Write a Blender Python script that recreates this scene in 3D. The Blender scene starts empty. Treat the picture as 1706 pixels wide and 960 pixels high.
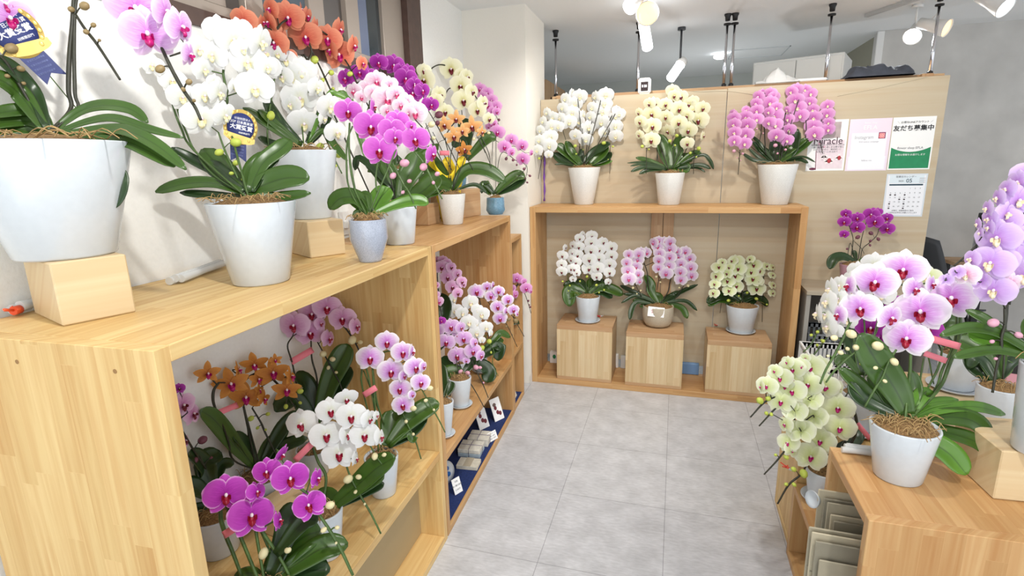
import bpy, bmesh, math, random
from mathutils import Vector, Matrix, noise
random.seed(7)
SC = bpy.context.scene
COL = SC.collection
PI = math.pi

# ------------------------------------------------------------------ camera
FPX, PITCH, ROLL, YAW, H = 888.0, -13.04, -1.34, 17.06, 1.6
def cam_axes():
    p, r, y = map(math.radians, (PITCH, ROLL, YAW))
    fw = Vector((-math.sin(y)*math.cos(p), math.cos(y)*math.cos(p), math.sin(p)))
    rt = Vector((math.cos(y), math.sin(y), 0)); up = rt.cross(fw)
    return math.cos(r)*rt+math.sin(r)*up, -math.sin(r)*rt+math.cos(r)*up, fw
RT, UP, FW = cam_axes()
CAM = Vector((0, 0, H))
cd = bpy.data.cameras.new('camera'); cam = bpy.data.objects.new('camera', cd); COL.objects.link(cam)
cd.sensor_width = 36; cd.lens = FPX/1706*36; cd.clip_start = 0.02
cam.matrix_world = Matrix(((RT.x, UP.x, -FW.x, 0), (RT.y, UP.y, -FW.y, 0), (RT.z, UP.z, -FW.z, H), (0, 0, 0, 1)))
SC.camera = cam
# ------------------------------------------------------------------ light
SC.view_settings.view_transform = 'Standard'; SC.view_settings.look = 'None'
SC.view_settings.gamma = 1; SC.view_settings.use_curve_mapping = False
SC.view_settings.exposure = 0.50
w = bpy.data.worlds.new('daylight'); SC.world = w; w.use_nodes = True
bg = w.node_tree.nodes['Background']; bg.inputs[0].default_value = (0.94, 0.97, 1.0, 1); bg.inputs[1].default_value = 1.05
def area(name, loc, rot, sx, sy, power, color):
    l = bpy.data.lights.new(name, 'AREA'); l.shape = 'RECTANGLE'; l.size = sx; l.size_y = sy; l.energy = power; l.color = color
    o = bpy.data.objects.new(name, l); COL.objects.link(o); o.location = loc; o.rotation_euler = rot
    return o
# daylight through the shop front behind the camera
area('shopfront_daylight', (0.4, -1.35, 1.45), (math.radians(90), 0, 0), 3.4, 2.1, 16, (0.93, 0.97, 1.0))
def spot(name, loc, target, power, color, ang=95, blend=0.6, r=0.04):
    l = bpy.data.lights.new(name, 'SPOT'); l.energy = power; l.color = color; l.spot_size = math.radians(ang); l.spot_blend = blend; l.shadow_soft_size = r
    o = bpy.data.objects.new(name, l); COL.objects.link(o); o.location = loc
    o.rotation_euler = (Vector(target)-Vector(loc)).to_track_quat('-Z', 'Y').to_euler()
    return o
WARM = (1.0, 0.90, 0.76); COOL = (0.93, 0.97, 1.0)
spot('ceiling_spot', (-0.30, 0.55, 2.42), (-1.38, 1.45, 1.45), 38, (1, .98, .94), 100)
spot('ceiling_spot', (-0.2, 1.9, 2.42), (-1.2, 2.7, 1.0), 30, (1, .96, .9), 100)
spot('ceiling_spot', (-.35, 3.15, 2.52), (-.35, 3.85, 1.5), 26, (1, .95, .88), 125)
spot('ceiling_spot', (.65, 3.1, 2.52), (.7, 3.85, 1.5), 26, (1, .95, .88), 125)
spot('ceiling_spot', (0.75, 0.5, 2.42), (0.9, 1.8, 0.7), 42, (1, .97, .92), 100)
spot('ceiling_spot', (0.1, 1.6, 2.42), (0.1, 2.8, 0.0), 34, (1, .97, .93), 90)

# ------------------------------------------------------------------ pixel -> world helpers (1706x960 photograph)
def ray(px, py):
    return FW + RT*((px-853)/FPX) + UP*((480-py)/FPX)
def onz(px, py, z):
    d = ray(px, py); return CAM + d*((z-H)/d.z)
def ony(px, py, y):
    d = ray(px, py); return CAM + d*(y/d.y)
def onx(px, py, x):
    d = ray(px, py); return CAM + d*(x/d.x)
def zat(P, px, py):
    d = ray(px, py); return H + d.z*math.hypot(P.x, P.y)/math.hypot(d.x, d.y)
def dep(P): return (P-CAM).dot(FW)
WALLX, PARTY = -1.41, 3.99
def at(px, py, dp):
    d = ray(px, py); t = dp
    if d.x*t < WALLX+.055: t = (WALLX+.055)/d.x
    if d.y*t > PARTY-.045: t = (PARTY-.045)/d.y
    return CAM + d*t

# ------------------------------------------------------------------ materials
def lin(c):
    return tuple(((x/255)/12.92 if x/255 <= .04045 else ((x/255+.055)/1.055)**2.4) for x in c[:3])+(1,)
MATS = {}
def mat(name, rgb, rough=.5, metal=0, spec=.5, bump=None, noise_amt=0, scale=20, trans=0, alpha=1, emit=0, coat=0):
    if name in MATS: return MATS[name]
    m = bpy.data.materials.new(name); m.use_nodes = True; N = m.node_tree.nodes; L = m.node_tree.links
    b = N['Principled BSDF']; b.inputs['Base Color'].default_value = lin(rgb)
    b.inputs['Roughness'].default_value = rough; b.inputs['Metallic'].default_value = metal
    b.inputs['Specular IOR Level'].default_value = spec; b.inputs['Coat Weight'].default_value = coat
    if trans: b.inputs['Transmission Weight'].default_value = trans
    if alpha < 1: b.inputs['Alpha'].default_value = alpha
    if emit: b.inputs['Emission Color'].default_value = lin(rgb); b.inputs['Emission Strength'].default_value = emit
    if noise_amt or bump:
        tc = N.new('ShaderNodeTexCoord'); nz = N.new('ShaderNodeTexNoise'); nz.inputs['Scale'].default_value = scale; nz.inputs['Detail'].default_value = 5
        L.new(tc.outputs['Object'], nz.inputs['Vector'])
        if noise_amt:
            hs = N.new('ShaderNodeMix'); hs.data_type = 'RGBA'
            c = lin(rgb); hs.inputs[6].default_value = tuple(x*(1-noise_amt) for x in c[:3])+(1,); hs.inputs[7].default_value = tuple(min(1, x*(1+noise_amt)) for x in c[:3])+(1,)
            rp = N.new('ShaderNodeMapRange'); rp.inputs[1].default_value = .3; rp.inputs[2].default_value = .7
            L.new(nz.outputs['Fac'], rp.inputs[0]); L.new(rp.outputs[0], hs.inputs[0]); L.new(hs.outputs[2], b.inputs['Base Color'])
        if bump:
            bp = N.new('ShaderNodeBump'); bp.inputs['Strength'].default_value = bump; bp.inputs['Distance'].default_value = .004
            L.new(nz.outputs['Fac'], bp.inputs['Height']); L.new(bp.outputs[0], b.inputs['Normal'])
    MATS[name] = m; return m
def wood(name, c1, c2, grain, strip=.045, length=.42, dark=.72, rough=.45, fine=1.0):
    """laminated (edge glued, finger jointed) boards; grain axis 'X','Y','Z'"""
    key = name+grain
    if key in MATS: return MATS[key]
    m = bpy.data.materials.new(key); m.use_nodes = True; N = m.node_tree.nodes; L = m.node_tree.links
    b = N['Principled BSDF']; b.inputs['Roughness'].default_value = rough; b.inputs['Specular IOR Level'].default_value = .35
    tc = N.new('ShaderNodeTexCoord'); sp = N.new('ShaderNodeSeparateXYZ'); L.new(tc.outputs['Object'], sp.inputs[0])
    g = 'XYZ'.index(grain); o1, o2 = [i for i in range(3) if i != g]
    ad = N.new('ShaderNodeMath'); ad.operation = 'ADD'; L.new(sp.outputs[o1], ad.inputs[0]); L.new(sp.outputs[o2], ad.inputs[1])
    dv = N.new('ShaderNodeMath'); dv.operation = 'DIVIDE'; L.new(ad.outputs[0], dv.inputs[0]); dv.inputs[1].default_value = strip
    fl_ = N.new('ShaderNodeMath'); fl_.operation = 'FLOOR'; L.new(dv.outputs[0], fl_.inputs[0])
    wn = N.new('ShaderNodeTexWhiteNoise'); wn.noise_dimensions = '1D'; L.new(fl_.outputs[0], wn.inputs['W'])
    sh = N.new('ShaderNodeMath'); sh.operation = 'MULTIPLY_ADD'; L.new(wn.outputs['Value'], sh.inputs[0]); sh.inputs[1].default_value = length; L.new(sp.outputs[g], sh.inputs[2])
    cb = N.new('ShaderNodeCombineXYZ'); L.new(sh.outputs[0], cb.inputs[0]); L.new(ad.outputs[0], cb.inputs[1])
    br = N.new('ShaderNodeTexBrick'); L.new(cb.outputs[0], br.inputs['Vector'])
    br.inputs['Scale'].default_value = 1; br.inputs['Brick Width'].default_value = length; br.inputs['Row Height'].default_value = strip
    br.inputs['Mortar Size'].default_value = 0.0004; br.inputs['Mortar Smooth'].default_value = .3; br.offset = 0; br.offset_frequency = 2
    br.inputs['Color1'].default_value = (0, 0, 0, 1); br.inputs['Color2'].default_value = (1, 1, 1, 1); br.inputs['Mortar'].default_value = (.12, .12, .12, 1)
    # grain
    ml = N.new('ShaderNodeVectorMath'); ml.operation = 'MULTIPLY'; L.new(cb.outputs[0], ml.inputs[0]); ml.inputs[1].default_value = (2.2*fine, 55*fine, 1)
    a2 = N.new('ShaderNodeVectorMath'); a2.operation = 'ADD'; L.new(ml.outputs[0], a2.inputs[0])
    sc = N.new('ShaderNodeVectorMath'); sc.operation = 'SCALE'; L.new(br.outputs['Color'], sc.inputs[0]); sc.inputs['Scale'].default_value = 31.7
    L.new(sc.outputs[0], a2.inputs[1])
    nz = N.new('ShaderNodeTexNoise'); L.new(a2.outputs[0], nz.inputs['Vector']); nz.inputs['Scale'].default_value = 1; nz.inputs['Detail'].default_value = 4; nz.inputs['Distortion'].default_value = .6
    rp = N.new('ShaderNodeMapRange'); L.new(nz.outputs['Fac'], rp.inputs[0]); rp.inputs[1].default_value = .35; rp.inputs[2].default_value = .72
    mx = N.new('ShaderNodeMix'); mx.data_type = 'RGBA'; L.new(br.outputs['Color'], mx.inputs[0]); mx.inputs[6].default_value = lin(c1); mx.inputs[7].default_value = lin(c2)
    dk = N.new('ShaderNodeMix'); dk.data_type = 'RGBA'; dk.blend_type = 'MULTIPLY'; L.new(rp.outputs[0], dk.inputs[0]); L.new(mx.outputs[2], dk.inputs[6]); dk.inputs[7].default_value = (1*dark**.5, dark, dark*dark**.5, 1)
    L.new(dk.outputs[2], b.inputs['Base Color'])
    MATS[key] = m; return m
def petal_mat(name, cen, mid, edge, vein, vamt=.6, gain=1.0, trans=.25, rim=None):
    if name in MATS: return MATS[name]
    m = bpy.data.materials.new(name); m.use_nodes = True; N = m.node_tree.nodes; L = m.node_tree.links
    b = N['Principled BSDF']; b.inputs['Roughness'].default_value = .55; b.inputs['Specular IOR Level'].default_value = .25
    uv = N.new('ShaderNodeUVMap'); sp = N.new('ShaderNodeSeparateXYZ'); L.new(uv.outputs[0], sp.inputs[0])
    cr = N.new('ShaderNodeValToRGB'); e = cr.color_ramp.elements
    e[0].position = 0.02; e[0].color = lin(cen); e[1].position = .95; e[1].color = lin(edge)
    q = e.new(.38); q.color = lin(mid)
    nz = N.new('ShaderNodeTexNoise'); nz.inputs['Scale'].default_value = 1.0; nz.inputs['Detail'].default_value = 3
    mv = N.new('ShaderNodeVectorMath'); mv.operation = 'MULTIPLY'; L.new(uv.outputs[0], mv.inputs[0]); mv.inputs[1].default_value = (26, 3.0, 1)
    L.new(mv.outputs[0], nz.inputs['Vector'])
    # distance from the petal's outline
    au = N.new('ShaderNodeMath'); au.operation = 'SUBTRACT'; L.new(sp.outputs[0], au.inputs[0]); au.inputs[1].default_value = .5
    ab = N.new('ShaderNodeMath'); ab.operation = 'ABSOLUTE'; L.new(au.outputs[0], ab.inputs[0])
    p2 = N.new('ShaderNodeMath'); p2.operation = 'MULTIPLY'; L.new(ab.outputs[0], p2.inputs[0]); p2.inputs[1].default_value = 2
    pw = N.new('ShaderNodeMath'); pw.operation = 'POWER'; L.new(p2.outputs[0], pw.inputs[0]); pw.inputs[1].default_value = 3
    mxx = N.new('ShaderNodeMath'); mxx.operation = 'MULTIPLY_ADD'; L.new(pw.outputs[0], mxx.inputs[0]); mxx.inputs[1].default_value = .55; L.new(sp.outputs[1], mxx.inputs[2]); mxx.use_clamp = True
    L.new(mxx.outputs[0], cr.inputs[0])
    rp = N.new('ShaderNodeMapRange'); L.new(nz.outputs['Fac'], rp.inputs[0]); rp.inputs[1].default_value = .45; rp.inputs[2].default_value = .58; rp.inputs[3].default_value = 0; rp.inputs[4].default_value = vamt
    fall = N.new('ShaderNodeMapRange'); L.new(mxx.outputs[0], fall.inputs[0]); fall.inputs[1].default_value = 0; fall.inputs[2].default_value = .95; fall.inputs[3].default_value = 1; fall.inputs[4].default_value = 0
    vm = N.new('ShaderNodeMath'); vm.operation = 'MULTIPLY'; L.new(rp.outputs[0], vm.inputs[0]); L.new(fall.outputs[0], vm.inputs[1])
    mx = N.new('ShaderNodeMix'); mx.data_type = 'RGBA'; L.new(vm.outputs[0], mx.inputs[0]); L.new(cr.outputs[0], mx.inputs[6]); mx.inputs[7].default_value = lin(vein)
    col = mx.outputs[2]
    if rim:
        rr = N.new('ShaderNodeMapRange'); L.new(p2.outputs[0], rr.inputs[0]); rr.inputs[1].default_value = .86; rr.inputs[2].default_value = .97
        r2 = N.new('ShaderNodeMapRange'); L.new(sp.outputs[1], r2.inputs[0]); r2.inputs[1].default_value = .9; r2.inputs[2].default_value = .98
        ma = N.new('ShaderNodeMath'); ma.operation = 'MAXIMUM'; L.new(rr.outputs[0], ma.inputs[0]); L.new(r2.outputs[0], ma.inputs[1])
        m3 = N.new('ShaderNodeMix'); m3.data_type = 'RGBA'; L.new(ma.outputs[0], m3.inputs[0]); L.new(col, m3.inputs[6]); m3.inputs[7].default_value = lin(rim); col = m3.outputs[2]
    L.new(col, b.inputs['Base Color'])
    tr = N.new('ShaderNodeBsdfTranslucent'); L.new(col, tr.inputs['Color'])
    ms = N.new('ShaderNodeMixShader'); ms.inputs[0].default_value = trans
    L.new(b.outputs[0], ms.inputs[1]); L.new(tr.outputs[0], ms.inputs[2]); L.new(ms.outputs[0], N['Material Output'].inputs['Surface'])
    MATS[name] = m; return m
def leaf_mat(name, c, c2):
    if name in MATS: return MATS[name]
    m = bpy.data.materials.new(name); m.use_nodes = True; N = m.node_tree.nodes; L = m.node_tree.links
    b = N['Principled BSDF']; b.inputs['Roughness'].default_value = .33; b.inputs['Specular IOR Level'].default_value = .5
    uv = N.new('ShaderNodeUVMap'); sp = N.new('ShaderNodeSeparateXYZ'); L.new(uv.outputs[0], sp.inputs[0])
    au = N.new('ShaderNodeMath'); au.operation = 'SUBTRACT'; L.new(sp.outputs[0], au.inputs[0]); au.inputs[1].default_value = .5
    ab = N.new('ShaderNodeMath'); ab.operation = 'ABSOLUTE'; L.new(au.outputs[0], ab.inputs[0])
    mr = N.new('ShaderNodeMapRange'); L.new(ab.outputs[0], mr.inputs[0]); mr.inputs[1].default_value = 0; mr.inputs[2].default_value = .05; mr.inputs[3].default_value = .75; mr.inputs[4].default_value = 0
    tc = N.new('ShaderNodeTexCoord'); nz = N.new('ShaderNodeTexNoise'); nz.inputs['Scale'].default_value = 9; L.new(tc.outputs['Object'], nz.inputs['Vector'])
    mx = N.new('ShaderNodeMix'); mx.data_type = 'RGBA'; L.new(nz.outputs['Fac'], mx.inputs[0]); mx.inputs[6].default_value = lin(c); mx.inputs[7].default_value = lin(c2)
    m2 = N.new('ShaderNodeMix'); m2.data_type = 'RGBA'; L.new(mr.outputs[0], m2.inputs[0]); L.new(mx.outputs[2], m2.inputs[6]); m2.inputs[7].default_value = tuple(x*.45 for x in lin(c)[:3])+(1,)
    L.new(m2.outputs[2], b.inputs['Base Color'])
    MATS[name] = m; return m

WALL = mat('wall_paint', (240, 240, 236), .8, bump=.25, noise_amt=.02, scale=90)
CEIL = mat('ceiling_paint', (238, 240, 240), .85)
PILLAR = mat('pillar_paint', (238, 234, 224), .8, bump=.15, scale=60)
def concrete():
    m = mat('grey_concrete', (196, 194, 190), .7, noise_amt=.12, scale=3.5, bump=.1); return m
PINE = dict(c1=(228, 200, 142), c2=(210, 176, 116), dark=.70)
OAK = dict(c1=(200, 168, 130), c2=(176, 138, 100), dark=.78)
TEAK = dict(c1=(204, 166, 116), c2=(184, 142, 92), dark=.72)
PALE = dict(c1=(222, 202, 164), c2=(204, 180, 138), dark=.78)
def W(kind, g, **k):
    d = {'pine': PINE, 'oak': OAK, 'teak': TEAK, 'pale': PALE}[kind]
    return wood('wood_'+kind, d['c1'], d['c2'], g, dark=d['dark'], **k)
POTW = mat('white_glazed_ceramic', (200, 207, 213), .2, coat=.3, noise_amt=.02, scale=60)
POTS = mat('speckled_white_ceramic', (214, 214, 210), .28, noise_amt=.09, scale=260)
POTB = mat('speckled_blue_grey_ceramic', (164, 172, 188), .2, coat=.4, noise_amt=.16, scale=300)
POTBL = mat('blue_glazed_ceramic', (104, 146, 172), .2, coat=.4, noise_amt=.15, scale=120)
POTG = mat('beige_stoneware', (186, 176, 156), .45, noise_amt=.10, scale=180)
POTM = mat('mauve_ceramic', (176, 136, 150), .35, noise_amt=.08, scale=60)
SOIL = mat('dried_moss', (134, 104, 66), .95, noise_amt=.45, scale=160, bump=1)
FIBRE = mat('moss_fibre', (176, 146, 98), .9)
STEMG = mat('green_stem', (70, 96, 44), .45, noise_amt=.3, scale=40)
STEMD = mat('dark_stem', (44, 44, 30), .5, noise_amt=.3, scale=40)
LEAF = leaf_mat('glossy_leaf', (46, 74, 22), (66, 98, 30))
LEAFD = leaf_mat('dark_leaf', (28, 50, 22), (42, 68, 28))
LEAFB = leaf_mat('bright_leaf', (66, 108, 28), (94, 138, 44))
TIE = mat('pink_tie', (238, 132, 146), .6)
BLACK = mat('black_rubber', (18, 18, 20), .5)
CHROME = mat('chrome', (205, 205, 210), .12, metal=1)
WHITEP = mat('white_plastic', (232, 232, 230), .35)
CLEAR = mat('clear_plastic_sleeve', (238, 240, 240), .2, alpha=.62)
# petals: centre, middle, edge, vein
PM = {
 'white': petal_mat('petal_white', (230, 232, 206), (240, 242, 240), (245, 246, 246), (222, 226, 216), .35),
 'lilac': petal_mat('petal_lilac', (210, 134, 210), (224, 180, 232), (236, 208, 240), (196, 104, 202), .65, rim=(246, 232, 246)),
 'lilacw': petal_mat('petal_lilac_white', (206, 104, 206), (228, 184, 238), (248, 243, 250), (200, 100, 206), .6),
 'lilacp': petal_mat('petal_pale_lilac', (208, 120, 196), (232, 204, 236), (248, 242, 248), (214, 150, 210), .4),
 'magenta': petal_mat('petal_magenta', (176, 34, 168), (196, 62, 192), (206, 84, 204), (150, 20, 150), .5, rim=(240, 178, 236)),
 'magl': petal_mat('petal_magenta_light', (190, 60, 180), (214, 98, 208), (222, 122, 218), (176, 50, 176), .45, rim=(240, 190, 236)),
 'purple': petal_mat('petal_purple', (140, 20, 130), (164, 44, 160), (184, 70, 182), (120, 10, 120), .4, rim=(214, 130, 210)),
 'pinkw': petal_mat('petal_pink_white', (214, 110, 160), (242, 216, 232), (250, 240, 248), (210, 110, 170), .5),
 'pink': petal_mat('petal_pink', (200, 90, 180), (226, 150, 212), (236, 182, 226), (196, 90, 180), .4),
 'rose': petal_mat('petal_rose', (200, 120, 170), (220, 168, 206), (232, 196, 222), (190, 100, 170), .5),
 'orange': petal_mat('petal_coral', (206, 84, 66), (224, 126, 98), (232, 152, 120), (196, 74, 66), .5),
 'amber': petal_mat('petal_amber', (176, 90, 40), (206, 136, 60), (212, 146, 70), (166, 84, 40), .6),
 'peach': petal_mat('petal_peach', (218, 140, 76), (238, 180, 116), (242, 196, 138), (214, 136, 84), .4),
 'cream': petal_mat('petal_cream', (214, 206, 120), (244, 242, 206), (250, 248, 222), (226, 224, 170), .3),
 'green': petal_mat('petal_green', (206, 218, 136), (230, 238, 188), (244, 248, 224), (204, 220, 146), .35),
 'lav': petal_mat('petal_lavender', (196, 140, 220), (214, 178, 236), (228, 206, 244), (190, 130, 216), .35),
}
LM = {
 'red': mat('lip_red', (150, 18, 48), .4), 'mag': mat('lip_magenta', (176, 14, 104), .4), 'yel': mat('lip_yellow', (242, 234, 190), .5),
 'wine': mat('lip_wine', (110, 20, 34), .5), 'cream': mat('lip_cream', (240, 226, 190), .5), 'pink': mat('lip_pink', (206, 70, 120), .5),
}
COLW = mat('flower_column', (244, 224, 236), .5)
BUDM = {'g': mat('bud_green', (186, 200, 84), .5), 'c': mat('bud_cream', (222, 212, 166), .5, noise_amt=.1, scale=60), 'p': mat('bud_pink', (216, 160, 180), .5), 'b': mat('bud_brown', (140, 120, 80), .5), 'd': mat('bud_dark', (110, 60, 76), .5)}

# ------------------------------------------------------------------ object helpers
def link(name, me, m=None, parent=None):
    o = bpy.data.objects.new(name, me); COL.objects.link(o)
    if m is not None and me is not None and not len(me.materials):
        for x in (m if isinstance(m, (list, tuple)) else [m]): me.materials.append(x)
    if parent: o.parent = parent
    return o
def tag(o, label, cat, group=None, kind=None):
    o['label'] = label
    if cat: o['category'] = cat
    if group: o['group'] = group
    if kind: o['kind'] = kind
    return o
def struct(o): o['kind'] = 'structure'; return o
def empty(name, loc, rz=0):
    o = bpy.data.objects.new(name, None); COL.objects.link(o); o.location = loc; o.rotation_euler = (0, 0, rz); o.empty_display_size = .05
    return o
class MB:
    """collects shapes in one mesh"""
    def __init__(s): s.bm = bmesh.new(); s.uv = s.bm.loops.layers.uv.new('UVMap'); s.mi = 0
    def _f(s, vs, smooth=False):
        try: f = s.bm.faces.new(vs)
        except ValueError: return None
        f.smooth = smooth; f.material_index = s.mi; return f
    def box(s, lo, hi, M=None, bev=0):
        r = bmesh.ops.create_cube(s.bm, size=1)
        lo = Vector(lo); hi = Vector(hi)
        for v in r['verts']: v.co = Vector((lo[i]+(v.co[i]+.5)*(hi[i]-lo[i]) for i in range(3)))
        fs = {f for v in r['verts'] for f in v.link_faces}
        for f in fs: f.material_index = s.mi
        if bev:
            es = {e for f in fs for e in f.edges}
            rb = bmesh.ops.bevel(s.bm, geom=list(es), offset=bev, segments=1, affect='EDGES', profile=.5)
            vs = {v for f in rb['faces'] for v in f.verts} | {v for v in r['verts'] if v.is_valid}
            for f in rb['faces']: f.material_index = s.mi
        else: vs = r['verts']
        if M is not None:
            for v in vs: v.co = M @ v.co
        return s
    def lathe(s, prof, seg=32, c=(0, 0, 0), M=None, cap=True):
        rings = []
        for r, z in prof:
            rings.append([s.bm.verts.new(Vector(c)+Vector((r*math.cos(2*PI*i/seg), r*math.sin(2*PI*i/seg), z))) for i in range(seg)])
        for a, b in zip(rings, rings[1:]):
            for i in range(seg): s._f((a[i], a[(i+1) % seg], b[(i+1) % seg], b[i]), True)
        if cap:
            s._f(rings[0][::-1]); s._f(rings[-1])
        if M is not None:
            for rg in rings:
                for v in rg: v.co = M @ v.co
        return s
    def tube(s, pts, rad, seg=6, cap=True):
        pts = [Vector(p) for p in pts]; n = len(pts)
        if n < 2: return s
        rings = []
        prev = None
        for i, p in enumerate(pts):
            t = (pts[min(i+1, n-1)]-pts[max(i-1, 0)])
            if t.length < 1e-9: t = Vector((0, 0, 1))
            t.normalize()
            if prev is None: a = t.orthogonal().normalized()
            else: a = (prev-t*prev.dot(t)); a = a.normalized() if a.length > 1e-6 else t.orthogonal().normalized()
            prev = a; b = t.cross(a)
            r = rad(i/(n-1)) if callable(rad) else rad
            rings.append([s.bm.verts.new(p+(a*math.cos(2*PI*k/seg)+b*math.sin(2*PI*k/seg))*r) for k in range(seg)])
        for a, b in zip(rings, rings[1:]):
            for i in range(seg): s._f((a[i], a[(i+1) % seg], b[(i+1) % seg], b[i]), True)
        if cap: s._f(rings[0][::-1]); s._f(rings[-1])
        return s
    def grid(s, fn, nu, nv, smooth=True):
        g = [[s.bm.verts.new(fn(i/nu, j/nv)) for i in range(nu+1)] for j in range(nv+1)]
        for j in range(nv):
            for i in range(nu):
                f = s._f((g[j][i], g[j][i+1], g[j+1][i+1], g[j+1][i]), smooth)
                if f:
                    for lp, (a, b) in zip(f.loops, ((i, j), (i+1, j), (i+1, j+1), (i, j+1))): lp[s.uv].uv = (a/nu, b/nv)
        return s
    def ball(s, c, r, seg=10, rings=7, M=None):
        q = bmesh.ops.create_uvsphere(s.bm, u_segments=seg, v_segments=rings, radius=1)
        for v in q['verts']:
            co = Vector((v.co.x*r[0], v.co.y*r[1], v.co.z*r[2]))
            v.co = Vector(c)+((M @ co) if M is not None else co)
        for f in {f for v in q['verts'] for f in v.link_faces}: f.smooth = True; f.material_index = s.mi
        return s
    def mesh(s, name):
        me = bpy.data.meshes.new(name); s.bm.normal_update(); s.bm.to_mesh(me); s.bm.free(); return me
    def build(s, name, m, parent=None, sub=None):
        if sub is not None:
            for v in s.bm.verts: v.co -= sub
        return link(name, s.mesh(name), m, parent)
def smooth_pts(P, k=6):
    P = [Vector(p) for p in P]
    if len(P) < 3:
        return [P[0].lerp(P[-1], i/4) for i in range(5)]
    out = []
    for i in range(len(P)-1):
        p0 = P[i-1] if i else P[0]*2-P[1]; p1 = P[i]; p2 = P[i+1]; p3 = P[i+2] if i+2 < len(P) else P[-1]*2-P[-2]
        for j in range(k):
            t = j/k
            out.append(.5*((2*p1)+(p2-p0)*t+(2*p0-5*p1+4*p2-p3)*t*t+(3*p1-p0-3*p2+p3)*t**3))
    out.append(P[-1]); return out

# ------------------------------------------------------------------ flower meshes (unit width, facing +Z, up +Y)
def flower_mesh(name, spec, seed, ripple=.012):
    rnd = random.Random(seed); mb = MB()
    for (ang, L, Wd, base, z0, back, p, q, cup) in spec:
        a = math.radians(ang+rnd.uniform(-4, 4)); dx, dy = math.cos(a), math.sin(a); sd = rnd.uniform(0, 99)
        bk = back*rnd.uniform(.6, 1.5)
        def fn(u, v, dx=dx, dy=dy, L=L, Wd=Wd, base=base, z0=z0, bk=bk, p=p, q=q, cup=cup, sd=sd):
            s_ = 2*u-1; vv = min(max(v, .0), 1.0)
            hw = Wd/2*(max(0, math.sin(PI*min(.999, max(.001, (vv*.985+.012))**p)))**q)
            r = base+vv*L; x = r*dx-s_*hw*dy; y = r*dy+s_*hw*dx
            z = z0-bk*vv*vv-cup*abs(s_)**2*hw+ripple*noise.noise(Vector((x*7, y*7, sd)))
            return Vector((x, y, z))
        mb.grid(fn, 8, 7)
    return mb.mesh(name)
PH = [(90, .46, .34, .01, -.02, .08, .85, .6, .25), (231, .46, .33, .01, -.02, .07, .9, .6, .2), (309, .46, .33, .01, -.02, .07, .9, .6, .2),
      (13, .50, .67, .0, .015, .06, .82, .5, .12), (167, .50, .67, .0, .012, .06, .82, .5, .12)]
ST = [(90, .50, .28, .01, -.02, .04, .8, .7, .2), (220, .48, .26, .01, -.02, .04, .85, .7, .2), (320, .48, .26, .01, -.02, .04, .85, .7, .2),
      (14, .52, .33, .0, .015, .05, .75, .65, .15), (166, .52, .33, .0, .012, .05, .75, .65, .15)]
FM = {}
def get_flower(kind, pm, k):
    key = (kind, pm, k)
    if key not in FM:
        me = flower_mesh('flower', PH if kind == 'ph' else ST, hash((kind, k)) % 1000 if False else (k*17+3)); me.materials.append(PM[pm]); FM[key] = me
    return FM[key]
def lip_mesh(lm):
    key = ('lip', lm)
    if key in FM: return FM[key]
    mb = MB(); mb.mi = 0
    def tongue(u, v):
        s_ = 2*u-1; hw = .068*math.sin(PI*min(.97, .12+v*.85))**.6*(1-.1*v)
        return Vector((s_*hw, -.03-.17*v, .03+.10*math.sin(v*2.6)-.05*abs(s_)))
    mb.grid(tongue, 6, 6)
    for sx in (-1, 1):
        def side(u, v, sx=sx):
            s_ = 2*u-1; hw = .05*math.sin(PI*min(.96, .1+v*.85))**.6
            return Vector((sx*(.03+.055*math.sin(v*1.8)), -.035+s_*hw, .02+.12*v))
        mb.grid(side, 5, 5)
    mb.mi = 0; mb.ball((0, -.06, .05), (.05, .05, .035), 8, 6)
    mb.mi = 1; mb.ball((0, .012, .055), (.034, .045, .05), 8, 6)
    me = mb.mesh('lip'); me.materials.append(LM[lm]); me.materials.append(COLW); FM[key] = me; return me
def bud_mesh(bm_):
    key = ('bud', bm_)
    if key in FM: return FM[key]
    mb = MB()
    mb.lathe([(.02, -.5), (.25, -.44), (.42, -.25), (.48, 0), (.42, .25), (.26, .42), (.05, .52)], 10)
    me = mb.mesh('bud'); me.materials.append(BUDM[bm_]); FM[key] = me; return me

def pot_profile(style, rb, rt, h):
    t = .006
    if style == 'cone': out = [(rb*.96, 0), (rb, .004), (rb+(rt-rb)*.5, h*.5), (rt, h-.003), (rt-.001, h)]
    elif style == 'barrel': out = [(rb*.96, 0), (rb, .005), (rb*1.28, h*.25), (rt*1.04, h*.55), (rt*1.03, h*.8), (rt, h-.003), (rt-.001, h)]
    else: out = [(rb*.55, 0), (rb*.82, h*.06), (rb*.97, h*.22), (rt*.99, h*.5), (rt, h*.8), (rt*.985, h-.003), (rt*.98, h)]
    inn = [(rt-t, h), (rt-t-.002-.2*abs(rt-rb) if style != 'bowl' else rt-t-.004, h*.8)]
    return out+inn

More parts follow.
